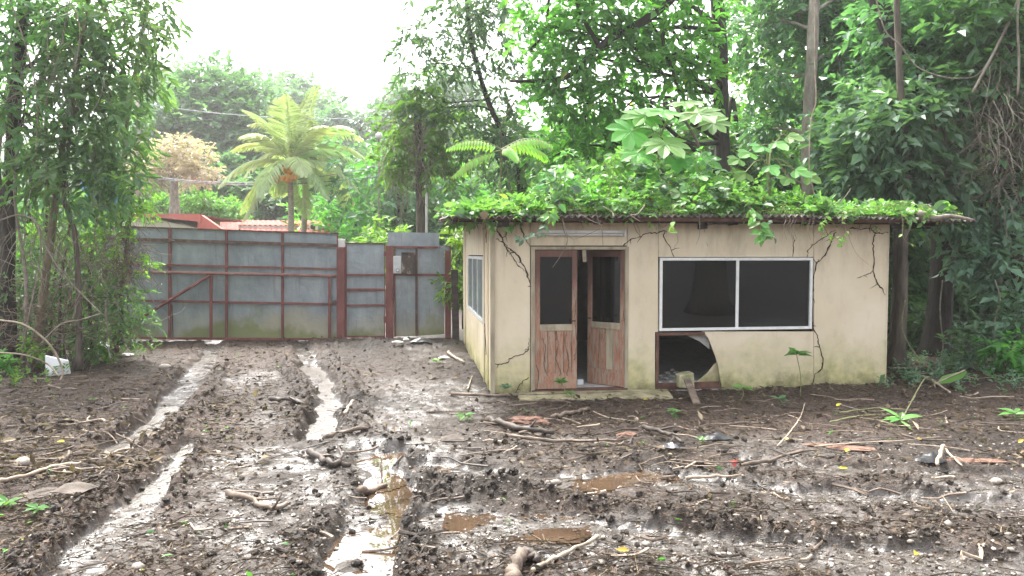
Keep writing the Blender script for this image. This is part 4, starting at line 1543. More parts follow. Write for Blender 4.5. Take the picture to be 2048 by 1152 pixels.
# ---------------- trees behind the hut and on the right
GR = 'trees behind the hut'
tree('vine_stump', 'broken trunk wrapped in hanging vines left of the hut', [P(840, 560, 19.5), P(841, 420, 19.5), P(838, 300, 19.5), P(833, 190, 19.5), P(829, 178, 19.5)], .13, .10,
     [PC(850, 250, 19.4, .8, 30), PC(815, 300, 19.4, .7, 22), PC(870, 330, 19.4, .7, 25), PC(800, 240, 19.6, .6, 17), PC(860, 180, 19.4, .7, 22), PC(795, 330, 19.2, .45, 13), PC(900, 280, 19.6, .7, 20)], LS_mid, 'leaf_mid', 'bark', None, 201)
tangle('vine_tangle', 'curtain of dry vines hanging from the broken trunk', 835, 270, 19.3, .75, 1.0, 260, 1.4, 'vine', 9, 1.3, .007)
tree('slender_tree', 'slender tree with leaning trunk and airy blue-green crown left of the hut roof', [P(1062, 480, 19), P(1030, 330, 19), P(1006, 268, 19), P(980, 212, 19), P(958, 145, 19), P(940, 70, 19), P(930, -40, 19)], .095, .05,
     [PC(850, 120, 19, .9, 34), PC(905, 50, 19, .9, 34), PC(955, 20, 19, .8, 34), PC(1000, 90, 19, .8, 28), PC(880, 200, 19, .8, 28), PC(930, 240, 19.4, .8, 34), PC(1005, 180, 19, .6, 22), PC(830, 60, 19, .5, 13), PC(900, -40, 19, 1.1, 34), PC(1010, 10, 19, .9, 32), PC(935, 130, 18.8, .6, 16), PC(990, 240, 18.6, .6, 22), PC(840, 180, 19, .6, 16), PC(1012, 275, 18.5, .45, 26), PC(1034, 325, 18.3, .5, 30), PC(1060, 380, 18.3, .6, 34), PC(960, 280, 19, .6, 24)], (9, .42, .21, .38, 0, .5), 'leaf_blue', 'bark_dark', GR, 202)
tree('large_forest_tree', 'big vine-hung tree whose long dark limb arches over the hut roof', [P(1452, 560, 18.4), P(1448, 430, 18.4), P(1443, 250, 18.4), P(1440, 90, 18), P(1425, -120, 17.4)], .22, .16,
     [PC(1100, 50, 16, .8, 50), PC(1150, 100, 16, .7, 43), PC(1200, 20, 16, .8, 50), PC(1250, 110, 16.2, .7, 43), PC(1300, 40, 16.2, .8, 50), PC(1350, 110, 16.2, .7, 40), PC(1110, 180, 16.3, .6, 33), PC(1170, 210, 16.5, .7, 40), PC(1240, 200, 16.5, .7, 40), PC(1180, 290, 16.8, .7, 43), PC(1130, 300, 17, .6, 36), PC(1240, 290, 17, .7, 43), PC(1400, 30, 16.4, .8, 43), PC(1390, 160, 16.6, .6, 31), PC(1090, 120, 16, .5, 25), PC(1260, -50, 16, 1.2, 64), PC(1130, -40, 16, 1.1, 57)], (9, .42, .20, .55, 0, .4), 'leaf_mid', 'bark_dark', GR, 203,
     limbs=[([P(1420, -60, 16.3), P(1345, -5, 16), P(1290, 40, 15.9), P(1240, 66, 15.9), P(1195, 98, 15.8), P(1155, 140, 15.8), P(1110, 160, 15.8), P(1020, 162, 15.9)], .12, .035),
            ([P(1200, 95, 15.8), P(1185, 70, 15.8), P(1165, 35, 15.7), P(1145, -20, 15.7)], .055, .04), ([P(1440, 60, 16.4), P(1330, 60, 16.2), P(1345, 140, 16.2), P(1362, 190, 16.3)], .05, .03), ([P(1060, 100, 16), P(1090, 60, 16), P(1100, -30, 16)], .03, .035)])
tree('pale_trunk_tree', 'straight pale trunk rising behind the right half of the roof', [P(1618, 560, 18.2), P(1614, 400, 18.2), P(1616, 250, 18.2), P(1626, 60, 18.2), P(1634, -120, 18.2)], .17, .12,
     [PC(1560, 150, 19.2, 0.96, 70), PC(1540, 250, 19.3, 0.84, 60), PC(1680, 120, 19.3, 0.96, 70), PC(1600, 30, 19.5, 1.20, 80), PC(1690, 10, 19.3, 1.08, 70), PC(1560, 340, 19.7, 0.84, 60), PC(1670, 330, 19.5, 0.84, 64), PC(1490, 60, 19.7, 0.96, 60), PC(1520, -60, 19.7, 1.32, 70)], (9, .42, .21, .52, 0, .35), 'leaf_dark', 'bark_pale', GR, 204)
tree('broad_dark_tree', 'thick dark leaning trunk standing right of the hut', [P(1868, 715, 14.9), P(1880, 600, 14.9), P(1884, 450, 14.9), P(1836, 260, 15), P(1795, 110, 15), P(1735, -60, 15)], .26, .18,
     [PC(1790, 60, 15, .9, 80), PC(1850, 140, 14.8, .8, 70), PC(1900, 60, 14.8, .9, 80), PC(1760, 180, 15, .8, 70), PC(1930, 200, 14.6, .8, 70), PC(1840, 300, 15.2, .8, 70), PC(1940, 320, 14.8, .8, 70), PC(1840, -50, 15, 1.1, 80), PC(1990, 120, 14.6, .8, 60)], LS_mid, 'leaf_dark', 'bark_dark', GR, 205)
tree('twin_stem_tree', 'light brown twin stem standing against the right corner of the hut', [P(1795, 738, 13.3), P(1802, 620, 13.3), P(1806, 480, 13.3), P(1812, 330, 13.4), P(1800, 160, 13.5), P(1790, -60, 13.6)], .12, .05,
     [PC(1760, 250, 13.4, .7, 60), PC(1830, 220, 13.4, .7, 60), PC(1780, 340, 13.6, .6, 50), PC(1860, 350, 13.6, .6, 46), PC(1730, 330, 13.8, .6, 46)], LS_mid, 'leaf_blue', 'bark', GR, 206, limbs=[([P(1782, 735, 13.4), P(1790, 640, 13.5), P(1794, 500, 13.6), P(1790, 400, 13.8)], .09, .05)])
tree('pale_sapling', 'pale crooked sapling near the right edge', [P(1986, 735, 13.6), P(1992, 650, 13.6), P(2000, 560, 13.6), P(1992, 440, 13.6), P(2005, 300, 13.6)], .05, .03,
     [PC(1990, 420, 13.5, .6, 56), PC(1950, 500, 13.6, .5, 46), PC(2030, 520, 13.4, .5, 46), PC(2040, 400, 13.4, .6, 50), PC(1930, 430, 13.8, .5, 40), PC(2060, 600, 13.2, .6, 50)], (8, .36, .18, .55, 0, .3), 'leaf_blue', 'bark_pale', GR, 207)
tree('vine_draped_tree', 'vine-draped trunk at the upper right edge', [P(2052, 720, 13.6), P(2040, 500, 13.6), P(2025, 300, 13.6), P(2008, 120, 13.6), P(2015, -100, 13.6)], .18, .13,
     [PC(1960, 40, 13.4, .7, 60), PC(2060, 60, 13.2, .8, 60), PC(2080, 200, 13.2, .8, 60), PC(1960, 150, 13.6, .6, 46), PC(2070, 320, 13.2, .7, 50), PC(1980, -60, 13.4, .9, 60)], LS_mid, 'leaf_dark', 'bark', GR, 208)
tangle('vine_tangle', 'mass of dry hanging vines at the upper right edge', 2015, 230, 13.1, .55, 1.0, 330, 1.0, 'vine', 12, .9, .006)
tangle('vine_tangle', 'hanging dead fern fronds on the trunk right of the roof', 1878, 280, 13.9, .22, .9, 260, .32, 'vine', 13, 1.1, .009)
tree('pale_leaved_shrub', 'shrub with pale grey-green leaves leaning over the roof', [P(1700, 560, 14.8), P(1705, 420, 14.8), P(1716, 260, 14.6), P(1722, 190, 14.5)], .04, .015,
     [PC(1722, 200, 14.4, .42, 40), PC(1690, 240, 14.4, .45, 44), PC(1750, 250, 14.4, .4, 36), PC(1660, 290, 14.5, .4, 32), PC(1720, 320, 14.5, .4, 32), PC(1770, 215, 14.5, .3, 22)], (8, .34, .19, .52, 1, .35), 'leaf_blue', 'bark', None, 209)

# mass of smaller trees filling the wood (each one a tree)
fg = np.random.default_rng(77)
ORD = ['first', 'second', 'third', 'fourth', 'fifth', 'sixth', 'seventh', 'eighth', 'ninth', 'tenth', 'eleventh', 'twelfth', 'thirteenth', 'fourteenth', 'fifteenth', 'sixteenth', 'seventeenth', 'eighteenth']
FILL_LAB = ['dark leafy tree in the wood behind the hut, one of the crowd of crowns', 'understorey tree filling the wood right of the hut']
spots = []
for k in range(17):
    px = 1080 + k * 68 + fg.uniform(-25, 25)
    spots.append((px, fg.uniform(19, 26), 0))
for k in range(9):
    spots.append((1770 + k * 62 + fg.uniform(-20, 20), fg.uniform(16, 20), 1))
for k, (px, Y, typ) in enumerate(spots):
    hi = -80 if px > 1480 else 265
    base = P(px, 600, Y)
    base[2] = 0
    sc = Y / 20
    if typ == 0:
        tr_ = [base, P(px + fg.uniform(-15, 15), 400, Y), P(px + fg.uniform(-30, 30), 200, Y), P(px + fg.uniform(-40, 40), hi, Y)]
        cl = []
        for j in range(9):
            y = hi + (470 - hi) * (j + .5) / 9 + fg.uniform(-25, 25)
            dens = (.28 if (px < 1520 and y < 270) else (.6 if y < 120 else .9))
            cl.append(PC(px + fg.uniform(-75, 75), y, Y + fg.uniform(-1, 1), fg.uniform(.75, 1.15) * sc, int(58 * dens)))
        ls = (8, .55, .27, .55, 0, .35)
    else:
        tr_ = [base, P(px + 10, 560, Y), P(px + fg.uniform(-20, 20), 380, Y)]
        cl = [PC(px + fg.uniform(-60, 60), y, Y + fg.uniform(-.6, .6), fg.uniform(.6, .9), 56) for y in (330, 400, 460, 520, 580, 630, 680)]
        ls = (8, .46, .24, .52, 0, .35)
    tree('forest_tree' if typ == 0 else 'understorey_tree', ('dark leafy forest tree behind the hut, %s from the left of its crowd' % ORD[k]) if typ == 0 else ('leafy understorey tree right of the hut, %s from the hut wall' % ORD[k - 17]), tr_, .10, .05, cl, ls, ['leaf_dark', 'leaf_mid', 'leaf_dark'][k % 3], 'bark_dark', ['crowd of trees behind the hut', 'understorey trees right of the hut'][typ], 300 + k, 3)
# deep row closing the wood
for k in range(18):
    px = 700 + k * 85 + fg.uniform(-25, 25)
    Y = fg.uniform(31, 38)
    hi = 330 if px < 900 else (320 if px < 1400 else (240 if px < 1550 else 60))
    base = P(px, 570, Y)
    base[2] = 0
    cl = []
    for j in range(7):
        y = hi + (520 - hi) * (j + .5) / 7 + fg.uniform(-20, 20)
        cl.append(PC(px + fg.uniform(-70, 70), y, Y + fg.uniform(-1, 1), fg.uniform(1.5, 2.2), 62))
    tree('far_forest_tree', 'hazy far tree closing the wood, %s from the left of the deep row' % ORD[k], [base, P(px, 450, Y), P(px + 5, hi + 30, Y)], .18, .08, cl, (7, .9, .34, .55, 0, .3), ['leaf_mid', 'leaf_hill'][k % 2], 'bark_dark', 'deep row of the wood', 400 + k, 2)
# lianas on the right
LIAN2 = [([(1630, -20), (1629, 120), (1632, 200), (1622, 240), (1618, 330), (1626, 380), (1640, 430)], 11.4, .009, 'stick_pale', 'long pale vine hanging straight down in front of the roof'),
         ([(1750, -10), (1770, 60), (1800, 90), (1830, 130), (1870, 150), (1920, 157), (1960, 145), (2000, 80), (2020, 20)], 13.0, .012, 'vine', 'thin vine swinging in a shallow arc between the right trunks'),
         ([(1945, 185), (1985, 110), (2015, 50), (2045, -20)], 12.8, .025, 'bark_pale', 'stout pale liana slanting up at the right edge'),
         ([(2036, 190), (2038, 120), (2035, 40), (2040, -20)], 12.6, .02, 'bark_pale', 'pale vertical liana at the far right'),
         ([(1810, 600), (1805, 660), (1840, 720), (1880, 750)], 12.4, .010, 'stick_green', 'green vine sagging to the ground right of the hut'),
         ([(1885, 560), (1880, 620), (1886, 690), (1882, 730)], 13.6, .012, 'vine', 'thin vine hanging down the dark trunk'),
         ([(1985, 700), (1990, 640), (2000, 600), (1990, 560)], 12.9, .012, 'bark_pale', 'bent pale vine by the crooked sapling'),
         ([(1035, 430), (1010, 330), (1002, 260), (1030, 200)], 15.5, .012, 'bark', 'dark vine rising behind the feathery roof plant'),
         ([(1340, 200), (1375, 250), (1400, 300), (1410, 370)], 15.0, .03, 'bark', 'grey leaning stem behind the big-leaved roof plant')]
for pts, Y, r, m_, lab in LIAN2:
    q = smooth_path([P(x, y, Y) for x, y in pts], 6)
    tag(MB().tube(q, r, 5).build('liana', M[m_], smooth=True), lab, 'vine')

# low shrubs at the wood's edge
for k, (px, py, Y, r, m_, lab) in enumerate([
        (1930, 690, 13.0, .35, 'leaf_blue', 'low shrub with blue-green leaves left of the crooked sapling'), (2010, 700, 12.4, .4, 'leaf_mid', 'low green shrub at the right edge beneath the sapling'),
        (1850, 650, 15.5, .45, 'leaf_dark', 'dim shrub at the foot of the dark trunk'), (2030, 640, 12.8, .4, 'leaf_blue', 'shrub with broad leaves at the right edge'),
        (60, 690, 12.6, .10, 'leaf_lime', 'small lime green shrub in front of the left stems'), (-5, 715, 12.2, .12, 'leaf_mid', 'low green shrub at the left edge'),
        (180, 690, 13.8, .22, 'leaf_mid', 'small leafy shrub beside the thin stems of the thicket'), (912, 570, 17.6, .4, 'leaf_lime', 'bright green plant between the fence panel and the hut'), (925, 480, 20, .6, 'leaf_lime', 'lime green bush behind the hut corner'), (765, 480, 24, .7, 'leaf_lime', 'light green bush above the narrow gate')]):
    b = P(px, py + 30, Y)
    b[2] = max(float(gz([b[0]], [b[1]])[0]), -.1)
    tree('low_shrub', lab, [b, P(px, py + 10, Y), P(px + 5, py - 10, Y)], .02, .01, [PC(px, py, Y, r, int(14 + 50 * r)), PC(px + 20, py + 12, Y - .1, r * .7, int(8 + 30 * r))], (7, .08 + .5 * r, .06 + .2 * r, .5, 1, .3), m_, 'bark', None, 500 + k, 4, cat='shrub')

# ---------------- background beyond the gate
GH = 'trees on the hill'
LS_far = (7, 1.2, .55, .65, 0, .1, 2.2)
bgk = np.random.default_rng(5)


def umbrella(name, label, px, base_y, Y, tops, seed, mat='leaf_hill', group=None, ls=None, n=70, tw=5):
    b = P(px, base_y, Y)
    cl = [(P(x, y, Y + bgk.uniform(-2, 2)), (r, r, r * .38), n) for x, y, r in tops]
    c0 = np.mean([c[0] for c in cl], 0)
    return tree(name, label, [b, P(px + 4, (base_y + tops[0][1]) / 2 + 30, Y), c0 - np.array([0, 0, 1.0])], .5, .2, cl, ls or LS_far, mat, 'bark_pale', group, seed, tw)


umbrella('rain_tree', 'large spreading tree with layered crown left of the palms', 425, 530, 62, [(440, 160, 3.0), (400, 185, 3.0), (470, 180, 2.8), (430, 215, 3.6), (370, 230, 3.4), (490, 225, 3.2), (340, 255, 3.2), (440, 255, 3.6), (510, 265, 2.8), (390, 290, 3.4), (470, 295, 3.0), (330, 285, 2.6), (500, 310, 2.6), (360, 320, 2.6)], 601, n=120)
umbrella('round_tree', 'smaller blue-green round tree just left of the palm fronds', 450, 530, 54, [(440, 340, 2.0), (470, 350, 1.8), (420, 365, 1.8), (450, 385, 2.4), (480, 395, 1.8), (500, 420, 2.0), (430, 415, 2.2)], 602, n=90)
umbrella('blossom_tree', 'pale pinkish blossoming tree behind the left end of the gate', 345, 540, 40, [(345, 290, 1.2), (320, 305, 1.2), (375, 300, 1.2), (340, 325, 1.5), (300, 330, 1.2), (385, 330, 1.2), (360, 350, 1.4), (310, 360, 1.2), (400, 345, .9)], 603, 'blossom', None, (9, .5, .17, .6, 0, .2), 90, 8)
umbrella('lime_bush_tree', 'light green flat-topped tree above the red fascia', 400, 520, 44, [(365, 402, 1.3), (405, 404, 1.3), (435, 412, 1.2), (340, 412, 1.0), (458, 424, .9), (395, 420, 1.3), (472, 432, .5), (320, 420, 1.2)], 604, 'leaf_bright', None, (8, .5, .27, .6, 0, .2), 80)
umbrella('dark_bush_tree', 'feathery dark green tree right of the red roofs', 730, 540, 45, [(720, 400, 2.0), (760, 390, 1.8), (700, 430, 1.8), (740, 440, 2.2), (690, 460, 1.4), (780, 430, 1.6), (720, 470, 1.8), (770, 470, 1.6)], 605, n=100)
umbrella('backdrop_tree', 'dark tree directly behind the palm trunks', 560, 540, 52, [(540, 380, 2.2), (580, 400, 2.2), (620, 420, 2.0), (550, 430, 2.4), (640, 390, 2.0), (660, 430, 2.0), (600, 445, 2.2), (520, 440, 1.6)], 606, n=90)
for k in range(44):
    px = bgk.uniform(250, 900)
    Y = bgk.uniform(80, 135)
    x = (px - 1024) / F * Y
    z = hill_z(x, Y)
    hh = bgk.uniform(6, 10)
    r = bgk.uniform(3.0, 4.6)
    c = np.array([x, Y, z + hh])
    cl = [(c + bgk.normal(size=3) * np.array([r * .6, r * .6, 1.6]), (r * .62, r * .62, r * .36), 34) for _ in range(7)]
    tree('hill_tree', 'hazy pale green tree on the wooded hill beyond the gate', [np.array([x, Y, z - .5]), np.array([x + .3, Y, z + hh * .5]), c], .4, .15, cl, (6, 1.7, .9, .7, 0, .1, 2.2), 'leaf_hill', 'bark_pale', GH, 700 + k, 2)

# ---------------- palms
def palm(label, base, top, nfr, fl_, seed, nuts):
    g = np.random.default_rng(seed)
    root = thing('coconut_palm', label, 'palm', base, 0, 'orange coconut palms')
    q = smooth_path([base, base * .6 + top * .4 + np.array([.15, 0, 0]), top], 8)
    rr = lerp_r(.15, .10, len(q))
    rr = [r * (1 + .06 * (i % 2)) for i, r in enumerate(rr)]
    MB().tube(q, rr, 10).build('trunk', M['palm_bark'], root, True, True)
    for k in range(nfr):
        az = 2 * math.pi * k * .382 + g.normal(0, .15)
        el = rad(80 - 112 * (k / nfr) + g.normal(0, 6))
        L = fl_ * (.85 + .3 * g.random())
        d = np.array([math.cos(az) * math.cos(el), math.sin(az) * math.cos(el), math.sin(el)])
        pts = [top + d * .12]
        for s in range(14):
            pts.append(pts[-1] + d * L / 14)
            d = norm(d + np.array([0, 0, -.085 * (1 + .05 * s) * (1 if d[2] > -.85 else 0)]))
        mb = MB()
        mb.tube(pts, lerp_r(.03, .006, 15), 4, False)
        pa = np.array(pts)
        nl = 40
        ts = np.linspace(.10, 1.0, nl)
        Pb, LD = [], []
        ii = ts * 13.99
        i0 = np.minimum(ii.astype(int), 13)
        pos = pa[i0] + (pa[i0 + 1] - pa[i0]) * (ii - i0)[:, None]
        tang = norm(pa[i0 + 1] - pa[i0])
        sd_ = norm(np.cross(tang, np.array([0, 0, 1.0])))
        nrm = np.cross(sd_, tang)
        Ls = .75 * np.sin(np.pi * (ts * .82 + .16)) + .12
        parts = []
        for s in (-1, 1):
            LDd = sd_ * s * .8 + tang * .75 - np.array([0, 0, .35]) + g.normal(size=(nl, 3)) * .06
            V, Fc, kk = leaf_arrays(pos, LDd, nrm + .25 * sd_ * s, Ls * fl_ / 2.9, .085, 0, g)
            parts.append((V, Fc, np.repeat(np.clip(.35 + .5 * g.random() + .2 * g.random(nl), 0, 1), kk)))
        V, Fc, lv = merge(parts)
        tv = np.array(mb.v)
        tf = np.array(mb.f)
        me = np_mesh('frond', np.concatenate([V, tv]), [Fc[0], tf + len(V)], {'lv': np.concatenate([lv, np.full(len(tv), .8)])})
        link('frond', me, M['leaf_palm'], root, True)
    for (ox, oz) in nuts:
        for j in range(7):
            o_ = top + np.array([ox, -.62, oz]) + g.normal(size=3) * np.array([.11, .06, .10])
            MB().lump(o_, (.10, .10, .125), j, 1, .05).build('coconut', M['coconut'], root, True, True)
    for j in range(4):
        MB().tube([top, top + np.array([g.normal(0, .3), -.2, -.1]), top + np.array([nuts[j % len(nuts)][0], -.33, nuts[j % len(nuts)][1]])], .02, 5).build('fruit_stalk', M['bark_olive'], root, True)


M['palm_bark'] = mottled('palm_bark', (.26, .22, .18), (.42, .37, .31), (.52, .47, .4), 7, .85, .4, 30, .02, 0, (1, 1, 3))
M['coconut'] = mottled('orange_coconut', (.68, .28, .04), (.78, .36, .07), (.8, .45, .14), 5, .5)
palm('nearer orange coconut palm with a straight pale trunk', P(571, 560, 31), P(580, 325, 31), 21, 3.0, 31, [(-.28, -.72), (.28, -.68), (.1, -.35)])
palm('second coconut palm standing behind and slightly right of the first', P(594, 560, 33.5), P(612, 300, 33.5), 17, 3.0, 32, [(.0, .05), (-.3, -.2)])
# tree behind the photographer, seen only mirrored in the window glass
tree('roadside_tree', 'big trunk behind the viewpoint, mirrored in the hut window', [np.array([10.2, -1.5, -.1]), np.array([10.2, -1.5, 3]), np.array([10.4, -1.7, 7.5]), np.array([10.8, -2, 11])], .62, .3,
     [((11, -2.5, 12), (2.5, 2.5, 1.6), 60), ((12.5, -3.5, 11), (2, 2, 1.4), 50), ((10, -4, 11.5), (2, 2, 1.4), 50)], LS_big, 'leaf_dark', 'bark_dark', None, 900)
# ------------------------------------------------------------------ growth on the roof
def HW(s, t_, z):
    return HC + U * s + Vv * t_ + np.array([0, 0, z])


rgn = np.random.default_rng(23)
# creeper mat
def creeper(name, label, n0, nlv, twig, leaf, width, mat, kind, seed, lift, thr):
    g = np.random.default_rng(seed)
    s = g.uniform(RS0 + .15, RS1 - .35, n0)
    tt = -.32 + g.random(n0) ** 1.5 * 4.5
    dens = fbm(s, tt, 1.3, 3, seed)
    k = dens > thr + .10 * g.normal(size=n0)
    s, tt = s[k], tt[k]
    n0 = len(s)
    prof = np.interp(s, [RS0, 0.0, .7, 1.3, 2.2, 3.2, 3.9, 4.6, 5.3, 6.2, RS1], [.04, .06, .18, .52, .85, .84, .60, .36, .17, .09, .03])
    hump = prof * (.25 + 1.5 * fbm(s, tt, 1.9, 3, 12)) * sstep(-.5, 1.0, tt + .35)
    z = roof_z(tt) + .02 + hump * g.random(n0) ** .6 * lift
    C = HC[None] + s[:, None] * U + tt[:, None] * Vv + np.stack([0 * s, 0 * s, z], 1)
    D = rnd_unit(n0, g) * np.array([1, 1, .7]) + np.array([0, -.25, .3])
    V, Fc, lv = spray_leaves(C, D, nlv, twig, leaf, width, g, kind, .25, .4)
    tag(link(name, np_mesh(name, V, Fc, {'lv': lv}), M[mat]), label, 'creeper', kind='stuff')


creeper('roof_creeper', 'bright green creeper mat covering the hut roof', 2300, 7, .24, .10, .62, 'leaf_roof', 1, 12, 1.0, .42)
creeper('roof_herbs', 'fine-leaved pale weeds mixed into the roof creeper', 1700, 9, .22, .055, .5, 'leaf_lime', 0, 14, .9, .42)
creeper('roof_ivy', 'dull blue-green ivy leaves among the roof creeper', 700, 6, .22, .13, .75, 'leaf_blue', 1, 16, 1.05, .46)
creeper('roof_dead_leaves', 'dead brown leaves caught in the roof creeper', 420, 5, .16, .07, .5, 'dead_leaf', 0, 18, .8, .40)
# upright shoots in the creeper
for k in range(34):
    s_ = rgn.uniform(.8, 5.0)
    t_ = rgn.uniform(-.1, 1.6)
    b_ = HW(s_, t_, roof_z(t_))
    hgt = rgn.uniform(.35, .95) * (1 if s_ < 4.2 else .6)
    e_ = b_ + np.array([rgn.normal(0, .15), rgn.normal(-.1, .1), hgt])
    q = smooth_path([b_, (b_ + e_) / 2 + rgn.normal(size=3) * .05, e_], 4)
    rt = thing('roof_shoot', 'thin leafy shoot standing up out of the roof creeper', 'shoot', b_, 0, 'leafy shoots in the roof creeper')
    MB().tube(q, .005, 4, False).build('stem', M['stick_green'], rt, True)
    qa = np.array(q)
    nS = 5
    C = qa[rgn.integers(len(qa) // 2, len(qa), nS)]
    D = rnd_unit(nS, rgn) * np.array([1, 1, .4]) + np.array([0, -.2, .1])
    V, Fc, lv = spray_leaves(C, D, 5, .16, rgn.uniform(.07, .15), .5, rgn, 1, .3)
    link('foliage', np_mesh('foliage', V, Fc, {'lv': lv}), M[['leaf_roof', 'leaf_bright', 'leaf_mid', 'leaf_blue'][k % 4]], rt, True)
mb = MB()
for k in range(120):
    s_ = rgn.uniform(RS0 + .2, RS1 - .4)
    t_ = rgn.uniform(-.42, .5)
    q = [HW(s_, t_, roof_z(t_) + .03)]
    d = np.array([rgn.normal(0, 1), rgn.normal(-.1, .3), .25])
    for _ in range(5):
        d = norm(d + rgn.normal(size=3) * .3 + np.array([0, 0, -.12]))
        q.append(q[-1] + d * rgn.uniform(.05, .14))
    mb.tube(q, rgn.uniform(.002, .005), 3, False)
tag(mb.build('roof_dead_stems', M['vine']), 'dry thin stems tangled along the roof edge', 'stems', kind='stuff')
# fine moss and litter along the eave
n = 2600
s = rgn.uniform(RS0 + .1, RS1 - .1, n)
tt = rgn.uniform(-.40, .6, n)
C = HC[None] + s[:, None] * U + tt[:, None] * Vv + np.stack([0 * s, 0 * s, roof_z(tt) + .015 + .05 * rgn.random(n)], 1)
V, Fc, k = leaf_arrays(C, rnd_unit(n, rgn) * np.array([1, 1, .35]), np.array([0, 0, 1.0]) + .3 * rgn.normal(size=(n, 3)), rgn.uniform(.03, .09, n), rgn.uniform(.012, .035, n), 0, rgn)
tag(link('roof_litter', np_mesh('roof_litter', V, Fc, {'lv': np.repeat(rgn.random(n), k)}), M['dead_leaf']), 'dead leaves and moss caught along the roof edge', 'litter', kind='stuff')
C2 = C[:1500] + np.array([0, 0, .02])
V, Fc, lv = spray_leaves(C2, rnd_unit(1500, rgn) * np.array([1, 1, .6]) + np.array([0, 0, .2]), 6, .10, .035, .5, rgn, 0, .1)
tag(link('roof_moss', np_mesh('roof_moss', V, Fc, {'lv': lv}), M['leaf_lime']), 'fine lime green moss fringe along the roof edge', 'moss', kind='stuff')


def trailing(label, pts_px, Y, leaves_at, leaf, mat, seed, r=.006, kind_mat='vine', width=.6):
    g = np.random.default_rng(seed)
    q = smooth_path([P(x, y, Y + g.normal(0, .015)) for x, y in pts_px], 5)
    root = thing('trailing_vine', label, 'vine', q[0])
    MB().tube(q, lerp_r(r, r * .5, len(q)), 5, False).build('stem', M[kind_mat], root, True, True)
    if leaves_at:
        n = leaves_at
        ii = g.integers(1, len(q), n)
        base = np.array(q)[ii] + g.normal(size=(n, 3)) * .015
        for b in base:
            d = norm(np.array([g.normal(0, 1), -.4 + g.normal(0, .3), -.5 + g.normal(0, .4)]))
            V, Fc, kk = leaf_arrays(b[None], d[None], np.array([[g.normal(0, .4), -.8, .7]]), np.array([leaf * g.uniform(.7, 1.25)]), np.array([leaf * width]), 1, g)
            link('leaf', np_mesh('leaf', V, Fc, {'lv': np.full(len(V), g.uniform(.3, .9))}), M[mat], root, True)
    return root


YE = 10.05
trailing('trailing vine with pale leaves hanging left of the lamp', [(1098, 420), (1092, 445), (1085, 460), (1066, 470), (1045, 478), (1030, 470)], 10.05, 16, .10, 'leaf_blue', 1)
trailing('leafy vine hanging over the eave above the lamp', [(1120, 405), (1112, 425), (1108, 432), (1100, 428)], 10.0, 9, .14, 'leaf_roof', 2)
trailing('bare looping vine crossing before the door lintel', [(1125, 440), (1135, 480), (1122, 510), (1105, 535)], 10.1, 0, .1, 'leaf_roof', 3)
trailing('thin bare vine dangling by the right end of the lamp', [(1190, 410), (1196, 440), (1204, 462), (1206, 492)], 10.0, 0, .1, 'leaf_roof', 4)
trailing('bare vine sagging from the eave towards the lamp', [(1155, 425), (1180, 440), (1205, 452), (1190, 462), (1150, 478), (1135, 470)], 10.05, 0, .1, 'leaf_roof', 5, .005)
trailing('forked dead twig sticking out over the eave', [(1205, 413), (1222, 422), (1228, 432)], 9.95, 0, .1, 'leaf_roof', 6, .008, 'stick_pale')
trailing('bent dead twig over the eave right of the doors', [(1290, 410), (1275, 428), (1262, 430), (1280, 443)], 9.95, 0, .1, 'leaf_roof', 7, .008, 'stick_pale')
trailing('single large leaf vine left of the eave bracket', [(1352, 405), (1345, 430), (1348, 455), (1356, 480), (1348, 495)], 10.1, 4, .13, 'leaf_lime', 8, .004)
trailing('thin vine hanging beside the eave bracket', [(1399, 425), (1399, 445), (1399, 470), (1392, 490)], 10.15, 0, .1, 'leaf_lime', 9, .004)
trailing('bunch of big pale leaves hanging over the window', [(1498, 412), (1510, 430), (1520, 445), (1525, 462), (1530, 475)], 10.3, 24, .17, 'leaf_roof', 10, .008)
trailing('leafy sprig hanging at the right of the big-leaf bunch', [(1530, 430), (1545, 455), (1538, 470), (1552, 478)], 10.3, 7, .09, 'leaf_blue', 11, .004)
for k, (x, y1) in enumerate(((1570, 480), (1578, 470), (1584, 492), (1590, 478), (1604, 466), (1618, 480), (1626, 474))):
    trailing('thin brown rootlet dangling from the eave above the window', [(x, 425), (x + 2, 440), (x - 3, 455), (x + 3, y1)], 10.4, 0, .1, 'leaf_lime', 30 + k, .0045)['group'] = 'rootlets above the window'
trailing('yellow-green sprig tangle hanging above the window corner', [(1660, 420), (1650, 440), (1640, 455), (1660, 470), (1682, 480)], 10.4, 26, .075, 'leaf_lime', 12, .006, 'vine', .5)
trailing('second yellow-green sprig drooping at the window corner', [(1690, 425), (1684, 445), (1690, 465), (1682, 490)], 10.4, 14, .07, 'leaf_lime', 13, .004, 'vine', .5)
trailing('light green curl of vine hanging from the right end of the roof', [(1800, 420), (1806, 445), (1805, 470), (1815, 485), (1832, 492)], 10.6, 5, .07, 'leaf_lime', 14, .006, 'stick_green')
trailing('feathery vine lying over the right end of the roof', [(1700, 420), (1750, 415), (1800, 405), (1850, 415), (1860, 430)], 10.7, 60, .08, 'leaf_lime', 15, .006, 'vine', .5)
trailing('thin vine trailing down the wall right of the window', [(1690, 440), (1700, 480), (1715, 510), (1738, 530)], 10.8, 0, .1, 'leaf_lime', 16, .003)
# fallen branch on the right end of the roof
q = smooth_path([P(1835, 425, 10.8), P(1870, 436, 10.7), P(1900, 432, 10.7), P(1945, 440, 10.6)], 5)
tag(MB().tube(q, lerp_r(.05, .02, len(q)), 8, True, .12, rgn).build('fallen_branch', M['bark_pale'], smooth=True), 'grey fallen branch lying on the right end of the roof', 'branch')
